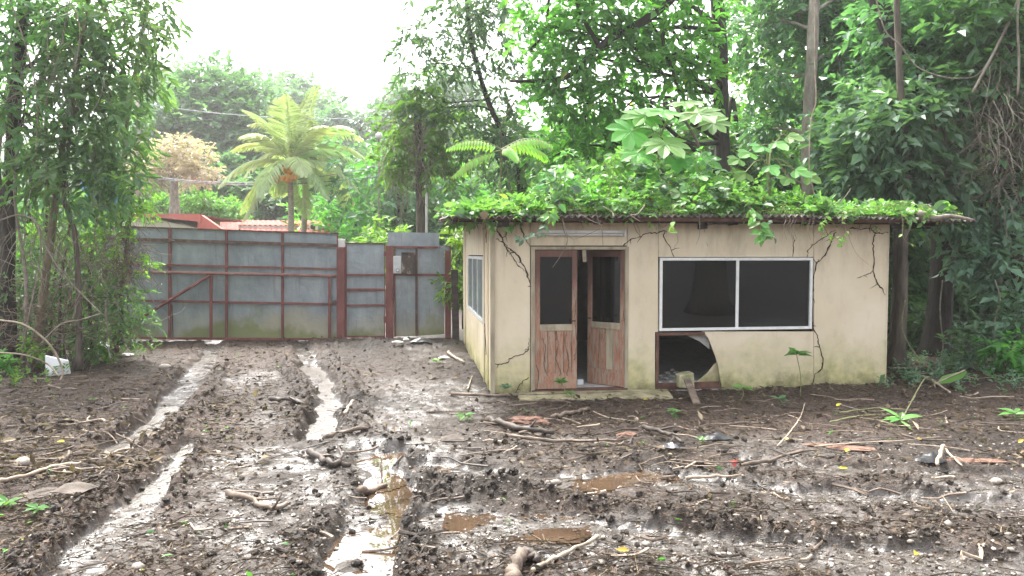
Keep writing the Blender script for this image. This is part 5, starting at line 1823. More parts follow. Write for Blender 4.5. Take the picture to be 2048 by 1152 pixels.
# dead leaf on the left roof corner
V, Fc, k = leaf_arrays(np.array([P(968, 421, 10.0)]), np.array([[.05, -.3, -.9]]), np.array([[0, -1, .2]]), np.array([.14]), np.array([.12]), 1)
tag(link('dead_leaf', np_mesh('dead_leaf', V, Fc, {'lv': np.full(len(V), .7)}), M['dead_leaf']), 'grey dead leaf hanging over the left roof corner', 'leaf')


# big-leaved plants ---------------------------------------------------------
def palmate(center, axis, normal, L, nl, spread, g, droop=.35, w=.34):
    """one palmate leaf mesh: nl lobes round the centre"""
    axis = norm(axis)
    normal = norm(np.asarray(normal, float) - axis * np.dot(normal, axis))
    side = np.cross(axis, normal)
    parts = []
    for k in range(nl):
        a = (k / (nl - 1) - .5) * spread
        d = axis * math.cos(a) + side * math.sin(a)
        l = L * (1 - .28 * abs(k / (nl - 1) - .5) * 2) * g.uniform(.92, 1.06)
        d2 = norm(d - np.array([0, 0, droop * .6]))
        # lobe in two bent segments
        b0 = center
        m = b0 + d * l * .5
        sd_ = norm(np.cross(d, normal))
        W = l * w
        V = np.array([b0 - sd_ * W * .10, b0 + sd_ * W * .10, b0 + d * l * .30 + sd_ * W * .34, m + sd_ * W * .52, m + d2 * l * .28 + sd_ * W * .44, m + d2 * l * .5 - np.array([0, 0, .04 * l]),
                      m + d2 * l * .28 - sd_ * W * .44, m - sd_ * W * .52, b0 + d * l * .30 - sd_ * W * .34, b0 + d * l * .3 - normal * W * .08, m - normal * W * .12, m + d2 * l * .28 - normal * W * .10])
        tri = np.array([[0, 1, 9], [4, 5, 11], [5, 6, 11]])
        qd = np.array([[1, 2, 9, 9], [0, 9, 8, 8], [2, 3, 10, 9], [9, 10, 7, 8], [3, 4, 11, 10], [10, 11, 6, 7]])
        t2 = np.array([[1, 2, 9], [0, 9, 8]])
        parts.append((V, [np.concatenate([tri, t2]), qd[2:]], np.full(len(V), g.uniform(.35, .85))))
    return merge(parts)


def big_leaf_plant(name, label, stem_px, Y, leaves, seed, nl=8, mat='leaf_bright', spread=rad(300), w=.44):
    g = np.random.default_rng(seed)
    q = smooth_path([P(x, y, Y) for x, y in stem_px], 5)
    root = thing(name, label, 'plant', q[0])
    MB().tube(q, lerp_r(.028, .014, len(q)), 7).build('stem', M['stick_green'], root, True, True)
    for (px, py, L, dy, dirx, up) in leaves:
        c = P(px, py, Y + dy)
        a = q[int(len(q) * .55 + g.integers(0, max(1, int(len(q) * .4))))] if len(q) > 3 else q[-1]
        mid = (a + c) / 2 + np.array([0, 0, .08])
        MB().tube(smooth_path([a, mid, c], 4), .007, 5, False).build('petiole', M['stick_green'], root, True)
        axis = np.array([dirx, -.55, -.15 - .5 * (1 - up)])
        nrm_ = np.array([-.25 * dirx, -.45, up])
        V, Fc, lv = palmate(c, axis, nrm_, L, nl, spread, g, .5 * (1.3 - up), w)
        link('leaf', np_mesh('leaf', V, Fc, {'lv': lv}), M[mat], root, True)
    return root


big_leaf_plant('big_leaved_plant', 'tall bright plant with large lobed leaves on the middle of the roof', [(1318, 425), (1316, 340), (1320, 280), (1335, 235)], 12.0,
               [(1325, 222, .50, 0, -.2, .9), (1395, 226, .50, -.2, .6, .85), (1290, 232, .45, .1, -.8, .8), (1262, 262, .48, -.2, -.5, .35), (1330, 286, .48, -.5, .1, .55), (1275, 306, .42, -.5, -.4, .6), (1400, 322, .42, -.2, .5, .5), (1352, 320, .38, -.4, .2, .5), (1290, 345, .36, -.5, -.2, .5), (1425, 245, .36, .2, .9, .6), (1370, 205, .42, .3, .2, .95), (1250, 320, .34, -.3, -.7, .4), (1310, 262, .36, .1, -.3, .6)], 51)
big_leaf_plant('trifoliate_plant', 'plant with three-part leaves on the right half of the roof', [(1545, 430), (1538, 370), (1536, 310), (1560, 275)], 11.6,
               [(1575, 272, .30, 0, .8, .8), (1550, 285, .28, -.1, .3, .7), (1525, 292, .30, 0, -.5, .8), (1500, 305, .30, -.1, -.7, .8), (1478, 318, .28, 0, -.8, .7), (1538, 332, .26, -.3, .2, .5), (1590, 340, .30, -.2, .6, .7), (1612, 352, .26, -.1, .9, .5), (1575, 355, .26, -.2, -.4, .6), (1490, 345, .30, -.2, -.6, .6)], 52, 3, 'leaf_bright', rad(120), .62)
big_leaf_plant('trifoliate_plant', 'low broad-leaved plant left of the big plant on the roof', [(1110, 425), (1112, 390), (1110, 365)], 11.4,
               [(1100, 350, .24, 0, -.6, .7), (1125, 345, .24, 0, .5, .8), (1090, 372, .22, -.1, -.8, .6), (1140, 368, .24, -.1, .7, .6), (1115, 330, .2, .1, .1, .9)], 53, 3, 'leaf_bright', rad(120), .62)
big_leaf_plant('broad_leaved_plant', 'cluster of pale broad leaves on the roof below the big plant', [(1390, 430), (1395, 400), (1400, 380)], 11.0,
               [(1380, 372, .24, 0, -.6, .7), (1420, 370, .24, 0, .6, .7), (1400, 352, .22, .1, .1, .9), (1440, 385, .22, -.1, .8, .6), (1360, 385, .22, -.1, -.7, .6)], 54, 3, 'leaf_roof', rad(140), .6)

# feathery pinnate plant on the left of the roof
fpp = thing('feathery_plant', 'feathery bright plant with long pinnate leaves on the left of the roof', 'plant', P(1003, 425, 11.2))
q = smooth_path([P(1003, 425, 11.2), P(1000, 370, 11.2), P(1003, 330, 11.2), P(1002, 298, 11.2)], 5)
MB().tube(q, lerp_r(.012, .008, len(q)), 7).build('stem', M['bark_olive'], fpp, True, True)
lm = MB()
lfV, lfF, _k = leaf_arrays(np.array([[0, 0, 0.0]]), np.array([[1.0, 0, 0]]), np.array([[0, 0, 1.0]]), np.array([1.0]), np.array([.34]), 1)
leaflet_me = np_mesh('leaflet', lfV, lfF, {'lv': np.full(len(lfV), .75)})
leaflet_me.materials.append(M['leaf_lime'])
FRONDS = [([(1002, 298), (965, 281), (930, 282), (896, 296)], -.25), ([(1002, 300), (960, 312), (930, 330), (906, 352)], -.6), ([(1003, 298), (1040, 280), (1075, 278), (1102, 290)], -.3),
          ([(1003, 300), (1018, 296), (1030, 305), (1038, 320)], -.6), ([(1003, 300), (1050, 290), (1085, 305), (1096, 318)], .4)]
for pts, dy in FRONDS:
    m_ = len(pts)
    q = np.array(smooth_path([P(x, y, 11.2 + dy * i / (m_ - 1)) for i, (x, y) in enumerate(pts)], 6))
    fr_ = MB().tube(list(q), lerp_r(.008, .003, len(q)), 4, False).build('frond', M['stick_green'], fpp, True)
    nl = 17
    for k in range(2, nl + 1):
        f_ = k / nl * (len(q) - 1.001)
        i0 = int(f_)
        pos = q[i0] + (q[i0 + 1] - q[i0]) * (f_ - i0)
        tg = norm(q[i0 + 1] - q[i0])
        hz = norm(np.cross(tg, [0, 0, 1.0]))
        for s_ in (-1, 1):
            d = norm(hz * s_ * .55 + tg * .4 + np.array([0, -.1, -.85]))
            nr = norm(np.cross(d, tg) * s_ + np.array([0, -.2, .3]))
            X_ = d
            Y_ = norm(np.cross(nr, X_))
            Z_ = np.cross(X_, Y_)
            sc = .145 * math.sin(math.pi * (.18 + .72 * k / nl)) + .03
            mw = Matrix(((X_[0] * sc, Y_[0] * sc, Z_[0] * sc, pos[0]), (X_[1] * sc, Y_[1] * sc, Z_[1] * sc, pos[1]), (X_[2] * sc, Y_[2] * sc, Z_[2] * sc, pos[2]), (0, 0, 0, 1)))
            o = bpy.data.objects.new('leaflet', leaflet_me)
            COL.objects.link(o)
            o.parent = fr_
            o.matrix_local = mw

# ------------------------------------------------------------------ seedlings by the hut
def seedling(name, label, bpx, bpy, top, leaves, L, mat, seed, w=.42, n=7):
    g = np.random.default_rng(seed)
    b = gp(bpx, bpy)
    tpx = P(top[0], top[1], b[1])
    root = thing(name, label, 'plant', b)
    q = smooth_path([b, (b + tpx) / 2 + np.array([.03, 0, 0]), tpx], 5)
    MB().tube(q, .006, 5, False).build('stem', M['stick_green'], root, True)
    for k in range(n):
        a = 2 * math.pi * k / n + g.normal(0, .2)
        d = np.array([math.cos(a), math.sin(a) * .8, .25 + g.normal(0, .2)])
        V, Fc, kk = leaf_arrays(tpx[None] + g.normal(size=(1, 3)) * .01, d[None], np.array([[0, -.3, 1.0]]), np.array([L * g.uniform(.75, 1.15)]), np.array([L * w]), 1, g)
        link('leaf', np_mesh('leaf', V, Fc, {'lv': np.full(len(V), g.uniform(.3, .9))}), M[mat], root, True)
    return root


seedling('seedling', 'tall thin seedling with a rosette of leaves before the wall', 1601, 795, (1593, 708), 0, .20, 'leaf_mid', 61, .5, 9)
seedling('seedling', 'small pale seedling at the wall foot left of the tall one', 1482, 800, (1484, 776), 0, .16, 'leaf_bright', 62, .45, 7)
seedling('seedling', 'dark small weed growing out of the soil by the wall foot', 1560, 812, (1560, 800), 0, .13, 'leaf_dark', 63, .4, 10)
seedling('seedling', 'pale weed growing left of the doors', 1016, 792, (1012, 776), 0, .13, 'leaf_blue', 64, .42, 8)
seedling('seedling', 'green weed growing up the left door leaf', 1128, 795, (1122, 765), 0, .13, 'leaf_mid', 65, .38, 12)
seedling('seedling', 'small weed on the doorstep', 1140, 798, (1138, 786), 0, .10, 'leaf_mid', 66, .38, 9)
seedling('seedling', 'green weed in the mud below the doorstep', 930, 842, (930, 832), 0, .14, 'leaf_mid', 67, .42, 7)
seedling('seedling', 'yellowing weed near the hut side wall', 872, 735, (872, 722), 0, .13, 'leaf_lime', 68, .42, 8)
seedling('seedling', 'small weed on the litter right of the broken wall', 1342, 830, (1345, 822), 0, .09, 'leaf_mid', 69, .45, 7)
seedling('seedling', 'small weed near the dead branches', 1400, 890, (1403, 880), 0, .07, 'leaf_bright', 70, .45, 6)
seedling('seedling', 'leafy weed lying at the lower left edge', 60, 1030, (75, 1018), 0, .10, 'leaf_mid', 71, .45, 10)
seedling('seedling', 'low weed at the left edge of the mud', 15, 1020, (12, 1005), 0, .12, 'leaf_mid', 72, .45, 9)
seedling('seedling', 'single green leaf sprig on the pebbly ridge', 1462, 1012, (1462, 1008), 0, .05, 'leaf_mid', 73, .6, 3)
seedling('seedling', 'weed patch at the right edge under the wood', 2025, 840, (2030, 828), 0, .2, 'leaf_bright', 74, .3, 8)
seedling('seedling', 'cut green stalks with leaves right of the hut', 1790, 850, (1800, 838), 0, .22, 'leaf_bright', 75, .3, 8)
# broken heliconia leaf
hl_ = thing('broken_leaf_stalk', 'broken stalk with one long green leaf right of the hut', 'plant', gp(1870, 780))
q = smooth_path([gp(1808, 835, .03), gp(1850, 790, .25), P(1868, 768, 10.9)], 4)
MB().tube(q, .008, 5).build('stalk', M['stick_green'], hl_, True)
q = smooth_path([P(1868, 768, 10.9), P(1880, 800, 10.6), gp(1895, 850, .02)], 4)
MB().tube(q, .010, 5).build('stalk', M['stick_pale'], hl_, True)
q = smooth_path([P(1868, 768, 10.9), P(1890, 758, 10.9), P(1930, 740, 10.9)], 4)
MB().tube(q, .012, 5).build('midrib', M['stick_pale'], hl_, True)
V = np.array([P(1872, 768, 10.88), P(1885, 752, 10.95), P(1915, 744, 10.98), P(1934, 742, 10.9), P(1926, 756, 10.75), P(1900, 766, 10.75)])
link('leaf', np_mesh('leaf', V, [np.array([[0, 1, 2, 3], [0, 3, 4, 5]])], {'lv': np.full(6, .6)}), M['leaf_bright'], hl_, True)

# ------------------------------------------------------------------ debris on the ground
dg = np.random.default_rng(99)


def stick(label, pts, r0, r1, mat, lift=.015, name='stick', forks=0, group=None, cat='stick', n=7):
    q = smooth_path([gp(x, y, lift + r0 * .6) for x, y in pts], 5)
    q = [p + dg.normal(size=3) * r0 * .25 for p in q]
    mb = MB().tube(q, [r * dg.uniform(.85, 1.12) for r in lerp_r(r0, r1, len(q))], n, True, .2, dg)
    for _ in range(forks):
        k = dg.integers(len(q) // 3, len(q) - 1)
        d = norm(q[k] - q[k - 1]) + rnd_unit(1, dg)[0] * .9
        d[2] = abs(d[2]) * .5
        L = np.linalg.norm(q[-1] - q[0]) * dg.uniform(.15, .35)
        mb.tube([q[k], q[k] + d * L * .5, q[k] + d * L + dg.normal(size=3) * .03], [r1 * .9, r1 * .6, r1 * .3], 5)
    o = mb.build(name, M[mat], smooth=True)
    return tag(o, label, cat, group)


stick('thick dark branch lying on the litter before the doors', [(975, 848), (1010, 858), (1050, 868), (1105, 876)], .042, .028, 'stick_dark', .03, 'fallen_branch', 1, None, 'branch')
stick('long thin branch lying below the rotten wood', [(1020, 880), (1090, 890), (1160, 892), (1250, 888)], .02, .013, 'stick', .04, 'fallen_branch', 2, None, 'branch')
stick('straight stick lying left of the doorstep front', [(1105, 840), (1140, 832), (1178, 823)], .03, .022, 'stick', .02)
stick('long board-like pole lying along the foot of the hut', [(900, 792), (1050, 796), (1180, 792), (1300, 790)], .022, .018, 'stick', .02, 'pole', 0, None, 'pole')
stick('curved stick across the end of the right rut', [(650, 882), (690, 870), (735, 862)], .028, .020, 'stick', .02)
stick('stout broken branch on the mud between the ruts', [(615, 912), (640, 925), (665, 936), (700, 942)], .035, .028, 'stick_dark', .03, 'fallen_branch', 1, None, 'branch')
stick('brown log half sunk in the bright puddle', [(722, 996), (745, 991), (772, 983)], .032, .024, 'stick', .04, 'log', 0, None, 'log')
stick('forked reddish root lying in the middle foreground', [(455, 993), (500, 1005), (540, 1025), (580, 1015)], .03, .016, 'stick', .02, 'root', 3, None, 'root')
stick('pale stick at the bottom edge pointing up right', [(1065, 1150), (1100, 1130), (1140, 1110), (1195, 1082)], .018, .013, 'stick_pale', .02)
stick('short thick branch end at the bottom edge', [(1020, 1175), (1035, 1145), (1045, 1120)], .045, .04, 'stick', .03, 'fallen_branch', 0, None, 'branch')
stick('dark curved bark piece beside the branch end at the bottom', [(1050, 1115), (1065, 1125), (1075, 1135)], .035, .02, 'stick_dark', .03)
stick('long thin diagonal twig before the right wall panel', [(1555, 905), (1580, 875), (1600, 845), (1610, 815)], .009, .006, 'stick_pale', .06)
stick('pale stick lying right of the brown puddle', [(1372, 962), (1420, 960), (1482, 956)], .02, .010, 'stick_pale', .02)
stick('short thick stub left of the pale stick', [(1325, 964), (1350, 961)], .022, .018, 'stick', .02)
stick('long stick with a frayed end right of the puddle', [(1485, 938), (1540, 930), (1605, 908)], .022, .016, 'stick', .03, 'stick', 1)
stick('thin branch joining the long stick on its left', [(1340, 927), (1400, 932), (1480, 932)], .010, .007, 'stick', .03)
stick('long pale branch across the litter at the left edge', [(0, 975), (60, 962), (110, 945), (165, 938)], .02, .012, 'stick_pale', .05, 'fallen_branch', 0, None, 'branch')
stick('brown dead branch heap stick before the broken wall', [(1285, 865), (1310, 873), (1345, 885), (1365, 900)], .028, .02, 'stick_dark', .06, 'fallen_branch', 3, None, 'branch')
stick('pale branch in the dark leaf pile at the right', [(1885, 905), (1880, 925), (1872, 945)], .022, .016, 'stick_pale', .06)
stick('leaning forked sticks in the dark leaf pile at the right', [(1885, 905), (1905, 925), (1925, 945)], .014, .008, 'stick_pale', .05, 'stick', 2)
stick('short upright stake between the ruts near the gate', [(545, 732), (545, 731.5)], .012, .012, 'stick_dark', .0)
stick('red-brown stump end by the left end of the gate', [(238, 668), (255, 662), (272, 656)], .05, .045, 'rotten', .12, 'log', 0, None, 'log')
stick('pale split stick beside the hut side wall', [(895, 708), (910, 720), (928, 730)], .03, .022, 'stick_pale', .03)
stick('pale splinter standing in the litter left of the hut corner', [(934, 782), (940, 770), (944, 755)], .014, .008, 'stick_pale', .02)
stick('long branch lying right of the hut under the wood', [(1780, 745), (1850, 742), (1920, 735), (1990, 712)], .018, .010, 'stick', .06, 'fallen_branch', 1, None, 'branch')
stick('pale pole crossing under the broken leaf', [(1830, 755), (1865, 772), (1900, 795)], .02, .016, 'stick_pale', .06)
stick('thin green stalk bundle lower stalk right of the hut', [(1660, 850), (1720, 838), (1800, 832)], .010, .006, 'stick_green', .03)
stick('thin green stalk bundle upper stalk right of the hut', [(1680, 832), (1750, 824), (1820, 826)], .010, .006, 'stick_green', .04)
stick('thin branch lying far right above the wet track', [(1630, 900), (1720, 892), (1800, 888), (1880, 880)], .008, .005, 'stick_pale', .03)
stick('split pale timber lying left of the right rut end', [(690, 835), (697, 820), (704, 806)], .025, .016, 'stick_pale', .02)
stick('dark branch lying beside the right rut', [(540, 806), (575, 806), (610, 815)], .035, .025, 'stick_dark', .03, 'fallen_branch', 1, None, 'branch')
# rotten wood chunks
for k, (x, y, sx, sy, sz, lab) in enumerate([(1058, 846, .26, .12, .07, 'crumbling orange rotten log before the doorstep'), (1690, 897, .42, .10, .02, 'long reddish rotten plank pressed into the mud'), (1255, 873, .12, .08, .04, 'small orange rotten chunk in the branch heap'), (1950, 924, .3, .07, .02, 'tan rotten board at the right edge'), (1310, 910, .10, .06, .04, 'pinkish wood chip by the branch heap')]):
    p = gp(x, y, .01)
    mb = MB()
    V_, F_ = ICO[2]
    j = 1 + .35 * (dg.random(len(V_)) - .5)
    mb.v = [tuple(v) for v in (V_ * j[:, None] * np.array([sx, sy, sz]))]
    mb.f = [tuple(int(i) for i in f) for f in F_]
    o = mb.build('rotten_wood', M['rotten'], loc=tuple(p), rot=(0, 0, dg.uniform(-.4, .2)))
    tag(o, lab, 'wood')


def rag(name, label, cat, px, py, w, d, h, mat, seed, rz=0.0, n=7):
    """crumpled sheet lying on the ground"""
    g = np.random.default_rng(seed)
    p = gp(px, py, .02)
    u, v = np.meshgrid(np.linspace(-1, 1, n), np.linspace(-1, 1, n))
    rr_ = np.sqrt(u * u + v * v)
    z_ = h * (g.random(u.shape) * .45 + .55 * np.exp(-rr_ * 1.6))
    z_[rr_ > .95] *= .4
    V_ = np.stack([u * w / 2 * (1 - .12 * g.random(u.shape)), v * d / 2 * (1 - .12 * g.random(u.shape)), z_], -1).reshape(-1, 3)
    i_ = np.arange(n * n).reshape(n, n)
    q_ = np.stack([i_[:-1, :-1], i_[:-1, 1:], i_[1:, 1:], i_[1:, :-1]], -1).reshape(-1, 4)
    o = link(name, np_mesh(name, V_, [q_]), M[mat], None, False, tuple(p), (0, 0, rz))
    sb = o.modifiers.new('soft', 'SUBSURF')
    sb.levels = sb.render_levels = 1
    o.modifiers.new('thick', 'SOLIDIFY').thickness = .006
    return tag(o, label, cat)


M['grey_leaf'] = mottled('grey_brown_leaf', (.065, .052, .043), (.12, .10, .085), (.17, .145, .125), 6, .8, .4, spec=.2)
rag('dead_leaf', 'large curled grey dead leaf at the left foreground', 'leaf', 95, 1000, .42, .34, .12, 'grey_leaf', 1, .4)
rag('dead_leaf', 'big grey dead leaf leaning on the left branch', 'leaf', 150, 985, .30, .24, .09, 'grey_leaf', 2, -.3)
rag('dead_leaf', 'curled grey leaf on the mud left of the branch heap', 'leaf', 905, 882, .26, .16, .08, 'grey_leaf', 3, .2)
rag('dead_leaf', 'dark wet leaf on the right rut shoulder', 'leaf', 590, 807, .22, .14, .05, 'grey_leaf', 4, -.5)
rag('plastic_bag', 'crumpled black plastic bag on the litter right of the branch heap', 'bag', 1432, 880, .36, .22, .10, 'black_plastic', 5, .3)
rag('plastic_bag', 'black plastic scrap at the branch heap end', 'bag', 1345, 898, .26, .18, .08, 'black_plastic', 6, -.3)
rag('dark_leaf_pile', 'dark crumpled leaf pile standing in the right foreground', 'leaves', 1860, 930, .24, .22, .22, 'black_plastic', 7, .6)
rag('black_sack', 'black sack on the mound below the fence panel', 'bag', 842, 688, .5, .3, .25, 'black_plastic', 8, .1)
rag('crumpled_foil', 'pale crumpled plastic by the left stems', 'scrap', 205, 700, .7, .4, .2, 'white_sheet', 9, .4)
rag('grey_paper', 'grey paper scrap lying in the litter near the gate', 'scrap', 250, 712, .32, .24, .06, 'white_sheet', 10, .1)
rag('pale_scrap', 'white scrap by the foot of the meter post', 'scrap', 812, 682, .14, .10, .10, 'white_sheet', 11, .2)
rag('pale_scrap', 'flat pale scrap left of the black sack', 'scrap', 795, 686, .26, .12, .05, 'rubble', 12, .0)
rag('pale_scrap', 'pale wrapper in the litter near the hut side wall', 'scrap', 888, 718, .22, .12, .06, 'white_sheet', 13, .3)
# leaning white sheet
a, b, c_, d = gp(92, 752, .0), gp(140, 750, .0), P(135, 722, 12.3), P(90, 712, 12.3)
o = MB().hexa([a, b, c_, d, *[p + np.array([0, .03, .01]) for p in (a, b, c_, d)]]).build('metal_sheet', M['white_sheet'])
tag(o, 'white metal sheet propped in the litter at the left', 'sheet')
# red scrap
p = gp(1468, 938, .05)
o = MB().prism([(-.03, .03), (.035, .033), (.03, .0), (.0, -.03), (-.02, -.006)], 'y', 0, .004, lambda u, v, a_: (u, a_ + v * .4, v + .0)).build('red_scrap', M['red'], loc=tuple(p))
tag(o, 'small red plastic scrap among the sticks', 'scrap')
# yellow leaves
for k, (x, y) in enumerate([(130, 888), (1690, 908), (1842, 882), (1286, 803), (1672, 816), (1835, 1112), (1258, 1108), (2036, 890), (1695, 942), (768, 965), (1575, 885)]):
    p = gp(x, y, .025)
    V, Fc, kk = leaf_arrays(p[None] * 0, np.array([[dg.normal(), dg.normal() * .5, .15]]), np.array([[0, -.5, 1.0]]), np.array([dg.uniform(.06, .11)]), np.array([.045]), 1, dg)
    o = link('yellow_leaf', np_mesh('yellow_leaf', V, Fc, {'lv': np.full(len(V), dg.random())}), M['yellow_leaf'], None, False, tuple(p))
    tag(o, 'fresh yellow fallen leaf on the dark mud', 'leaf', 'yellow leaves on the ground')
# countable sticks strewn about
zones = [((0, 300), (745, 960), 90, 'thin bare twig in the litter left of the wheel ruts', 'twigs left of the ruts'),
         ((900, 1750), (800, 940), 100, 'thin bare twig in the litter before the hut', 'twigs before the hut'),
         ((1750, 2040), (740, 900), 26, 'thin bare twig under the edge of the right wood', 'twigs at the right wood edge'),
         ((300, 900), (900, 1120), 26, 'small twig lying on the wet mud between the ruts', 'twigs on the wet mud'),
         ((1150, 2040), (960, 1140), 34, 'small twig on the pebbly mud at the right front', 'twigs on the pebbly mud')]
for (x0, x1), (y0, y1), n, lab, grp in zones:
    for _ in range(n):
        x, y = dg.uniform(x0, x1), dg.uniform(y0, y1)
        p = gp(x, y)
        L = dg.uniform(.18, .7) * (1 if y < 950 else .55)
        a = dg.normal(0, .55) + (math.pi if dg.random() < .5 else 0)
        dvec = np.array([math.cos(a), math.sin(a), dg.normal(0, .08)])
        q = [p + dvec * L * (f - .5) + np.array([0, 0, .025]) + dg.normal(size=3) * np.array([.03, .03, .012]) for f in (0, .33, .66, 1)]
        for i_ in range(4):
            q[i_][2] = max(q[i_][2], float(gz([q[i_][0]], [q[i_][1]])[0]) + .006)
        r = dg.uniform(.004, .016)
        o = MB().tube(smooth_path(q, 2), lerp_r(r, r * .5, 7), 5, True).build('twig', M[['stick', 'stick_pale', 'stick', 'stick_dark'][dg.integers(4)]])
        tag(o, lab, 'twig', grp)
# countable stones
stm = []
for k in range(6):
    mb = MB().lump((0, 0, 0), (1, .8, .55), k + 50, 1, .16)
    me = mb.mesh('stone', True)
    me.materials.append(M['stone'])
    stm.append(me)
zs = [((1150, 2040), (1000, 1140), 60, .014, .036, 'rounded pale pebble on the muddy ridge at the right front', 'pebbles at the right front'), ((100, 900), (960, 1140), 30, .012, .028, 'small stone bedded in the wet mud at the left front', 'stones at the left front')]
for (x0, x1), (y0, y1), n, r0, r1, lab, grp in zs:
    for _ in range(n):
        p = gp(dg.uniform(x0, x1), dg.uniform(y0, y1))
        r = r0 + (r1 - r0) * dg.random() ** 2
        o = link('stone', stm[dg.integers(6)], None, None, False, (p[0], p[1], p[2] + r * .25), (dg.normal(0, .2), dg.normal(0, .2), dg.uniform(0, 6)))
        o.scale = (r, r, r)
        tag(o, lab, 'stone', grp)
for x, y, r, lab in ((330, 738, .11, 'grey rock at the edge of the left rut'), (1992, 967, .06, 'white pebble alone on the wet track at the right'), (1470, 1042, .06, 'large pale pebble on the front slope of the ridge'), (50, 930, .09, 'dark grey stone in the litter at the left'), (1112, 968, .05, 'pale stone on the mud mound'), (275, 1138, .05, 'square grey stone at the bottom left')):
    p = gp(x, y)
    o = link('stone', stm[int(r * 100) % 6], None, None, False, (p[0], p[1], p[2] + r * .3), (0, 0, x))
    o.scale = (r, r, r)
    tag(o, lab, 'stone')

# uncountable: gravel, clods, chips, twig litter
def scatter(n, y0=4.0, y1=17.0, xmax=8.3):
    """even on screen: y by 1/y"""
    out = []
    u = dg.random(n)
    y = 1 / (1 / y0 + u * (1 / y1 - 1 / y0))
    x = (dg.random(n) * 2 - 1) * np.minimum(.74 * y + .3, xmax + 4)
    return x, y


def in_hut(x, y):
    dx, dy = x - HC[0], y - HC[1]
    s_ = dx * U[0] + dy * U[1]
    t_ = dx * Vv[0] + dy * Vv[1]
    return (s_ > -.06) & (s_ < L_S + .1) & (t_ > -.02) & (t_ < T_D + .1)


def scatter_lumps(name, label, cat, n, rmin, rmax, mat, weight, flat=.6, bury=.2, sub=0, seed=1):
    x, y = scatter(n * 4)
    h, w_, l_ = terrain(x, y)
    keep = (dg.random(len(x)) < weight(x, y, h, w_, l_)) & ~in_hut(x, y)
    x, y, h = x[keep][:n], y[keep][:n], h[keep][:n]
    m_ = len(x)
    V_, F_ = ICO[sub]
    r = rmin + (rmax - rmin) * dg.random(m_) ** 2.2
    a = dg.uniform(0, 6.28, m_)
    sc = np.stack([r, r * dg.uniform(.6, 1, m_), r * flat * dg.uniform(.7, 1.2, m_)], 1)
    B = V_[None] * (1 + .28 * dg.normal(size=(m_, len(V_), 1)).clip(-1.3, 1.3)) * sc[:, None, :]
    ca, sa = np.cos(a)[:, None], np.sin(a)[:, None]
    B = np.stack([B[..., 0] * ca - B[..., 1] * sa, B[..., 0] * sa + B[..., 1] * ca, B[..., 2]], -1)
    B += np.stack([x, y, h + r * flat * (1 - bury) * .6], 1)[:, None, :]
    Fc = (F_[None] + (np.arange(m_) * len(V_))[:, None, None]).reshape(-1, 3)
    o = link(name, np_mesh(name, B.reshape(-1, 3), [Fc], {'lv': np.repeat(dg.random(m_), len(V_)), 'wet': np.repeat(dg.random(m_) * .05, len(V_))}, sub == 0 and False), M[mat])
    return tag(o, label, cat, kind='stuff')


def gravel_mat():
    t = NT('gravel')
    t.set(t.ramp(t.attr('lv'), [(0, (.05, .04, .033)), (.5, (.13, .108, .09)), (.85, (.20, .175, .15)), (1, (.33, .30, .27))]), .55, 0, .5)
    return t.m


M['gravel'] = gravel_mat()
scatter_lumps('gravel', 'fine gravel scattered over the wet mud', 'gravel', 13000, .005, .020, 'gravel', lambda x, y, h, w, l: np.clip(.9 - .7 * l, 0, 1) * (h > -.05), .6, .3)
scatter_lumps('mud_clods', 'crumbly mud clods along the wheel ruts', 'clods', 7000, .008, .040, 'mud', lambda x, y, h, w, l: sstep(.01, .07, h) * .9 + .06, .75, .2, 0)


def flat_litter(name, label, n, l0, l1, mat, weight, wr=(.3, .6), kind=0, lift=.012, y1=18):
    x, y = scatter(n * 4, 4.0, y1)
    h, w_, l_ = terrain(x, y)
    keep = (dg.random(len(x)) < weight(x, y, h, w_, l_)) & ~in_hut(x, y)
    x, y, h = x[keep][:n], y[keep][:n], h[keep][:n]
    m_ = len(x)
    Dd = rnd_unit(m_, dg) * np.array([1, 1, .35])
    L = l0 + (l1 - l0) * dg.random(m_) ** 1.8
    V, Fc, kk = leaf_arrays(np.stack([x, y, h + lift + .02 * dg.random(m_)], 1), Dd, np.array([0, 0, 1.0]) + .35 * dg.normal(size=(m_, 3)), L, L * dg.uniform(*wr, m_), kind, dg)
    o = link(name, np_mesh(name, V, Fc, {'lv': np.repeat(dg.random(m_) ** 1.5, kk)}), M[mat])
    return tag(o, label, 'litter', kind='stuff')


flat_litter('leaf_litter', 'brown dead leaves and bark chips strewn over the mud', 12000, .015, .075, 'dead_leaf', lambda x, y, h, w, l: .05 + .9 * l)
flat_litter('bark_litter', 'coarse bark pieces and dead leaves in the litter near the hut and thicket', 4500, .05, .16, 'dead_leaf', lambda x, y, h, w, l: (l * (y > 6.5)).astype(float) * np.where(x < -2, 1.0, .6), (.2, .5), 0, .02)
flat_litter('wood_chips', 'small pale wood chips trodden into the mud', 7000, .008, .03, 'dead_leaf', lambda x, y, h, w, l: .6 - .3 * l, (.2, .5))
flat_litter('green_scraps', 'scattered fresh green leaves on the litter', 150, .03, .10, 'leaf_mid', lambda x, y, h, w, l: .05 + .9 * l, (.4, .6), 1, .02)
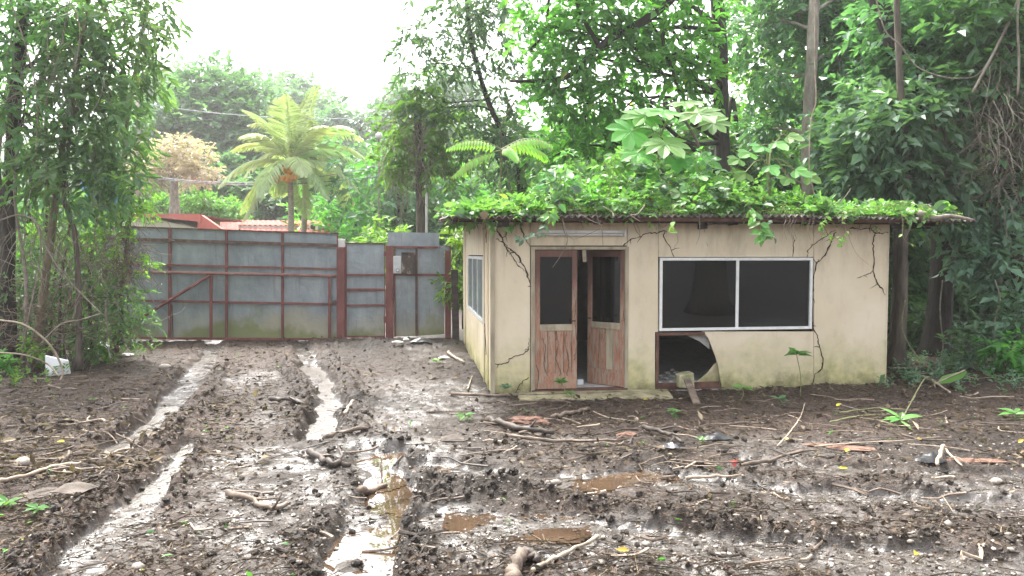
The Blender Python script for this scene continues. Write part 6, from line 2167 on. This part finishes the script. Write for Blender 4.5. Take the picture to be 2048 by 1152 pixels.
# forest-floor weeds at the right
n = 500
x = dg.uniform(5.4, 12, n)
y = dg.uniform(10.5, 15.5, n)
keep = ~in_hut(x, y)
x, y = x[keep], y[keep]
h = gz(x, y)
V, Fc, lv = spray_leaves(np.stack([x, y, h + .02], 1), rnd_unit(len(x), dg) * .6 + np.array([0, 0, .8]), 6, .2, .09, .5, dg, 0, .2)
tag(link('ground_weeds', np_mesh('ground_weeds', V, Fc, {'lv': lv}), M['leaf_blue']), 'low weeds on the forest floor right of the hut', 'weeds', kind='stuff')
n = 300
x = dg.uniform(-12, -7.2, n)
y = dg.uniform(11.0, 15.5, n)
h = gz(x, y)
V, Fc, lv = spray_leaves(np.stack([x, y, h + .02], 1), rnd_unit(n, dg) * .6 + np.array([0, 0, .8]), 6, .2, .09, .5, dg, 0, .2)
tag(link('ground_weeds', np_mesh('ground_weeds', V, Fc, {'lv': lv}), M['leaf_mid']), 'low weeds under the left thicket', 'weeds', kind='stuff')
# fine twig litter
x, y = scatter(16000, 4.2, 17)
h, w_, l_ = terrain(x, y)
keep = (dg.random(len(x)) < .12 + .7 * l_) & ~in_hut(x, y)
x, y, h = x[keep][:6500], y[keep][:6500], h[keep][:6500]
m_ = len(x)
a = dg.normal(0, .8, m_)
L = .06 + .34 * dg.random(m_) ** 2
r = .0016 + .003 * dg.random(m_)
dx, dy = np.cos(a) * L / 2, np.sin(a) * L / 2
zz = dg.normal(0, .012, m_)
A = np.stack([x - dx, y - dy, h + .012 - zz], 1)
B = np.stack([x + dx, y + dy, h + .016 + zz], 1)
Mi = (A + B) / 2 + dg.normal(size=(m_, 3)) * np.array([.02, .02, .01]) + np.array([0, 0, .01])
nrm = np.stack([-np.sin(a), np.cos(a), 0 * a], 1)
upv = np.array([0, 0, 1.0])
ring = []
for Pp, sc in ((A, 1), (Mi, .9), (B, .5)):
    for k in range(3):
        t_ = 2 * math.pi * k / 3
        ring.append(Pp + (nrm * math.cos(t_) + upv * math.sin(t_)) * (r * sc)[:, None])
V = np.stack(ring, 1).reshape(-1, 3)
b = (np.arange(m_) * 9)[:, None]
Fq = np.concatenate([b + np.array([i0 + k, i0 + (k + 1) % 3, i0 + 3 + (k + 1) % 3, i0 + 3 + k]) for i0 in (0, 3) for k in range(3)])
tag(link('twig_litter', np_mesh('twig_litter', V, [Fq], {'lv': np.repeat(dg.random(m_) ** 1.3, 9)}), M['dead_leaf']), 'fine brown twig litter over the mud', 'litter', kind='stuff')

# ------------------------------------------------------------------ hazy air
t = NT('hazy_air')
t.n.remove(t.b)
pv = t.node('ShaderNodeVolumePrincipled')
pv.inputs['Color'].default_value = (1, 1, 1, 1)
pv.inputs['Density'].default_value = HAZE_D
pv.inputs['Anisotropy'].default_value = .35
t.l.new(pv.outputs[0], t.out.inputs['Volume'])
hb = MB().box(-185, 275, -70, 345, -3, 46).build('haze', t.m)
tag(hb, 'thin pale humid haze filling the air', 'haze', kind='stuff')
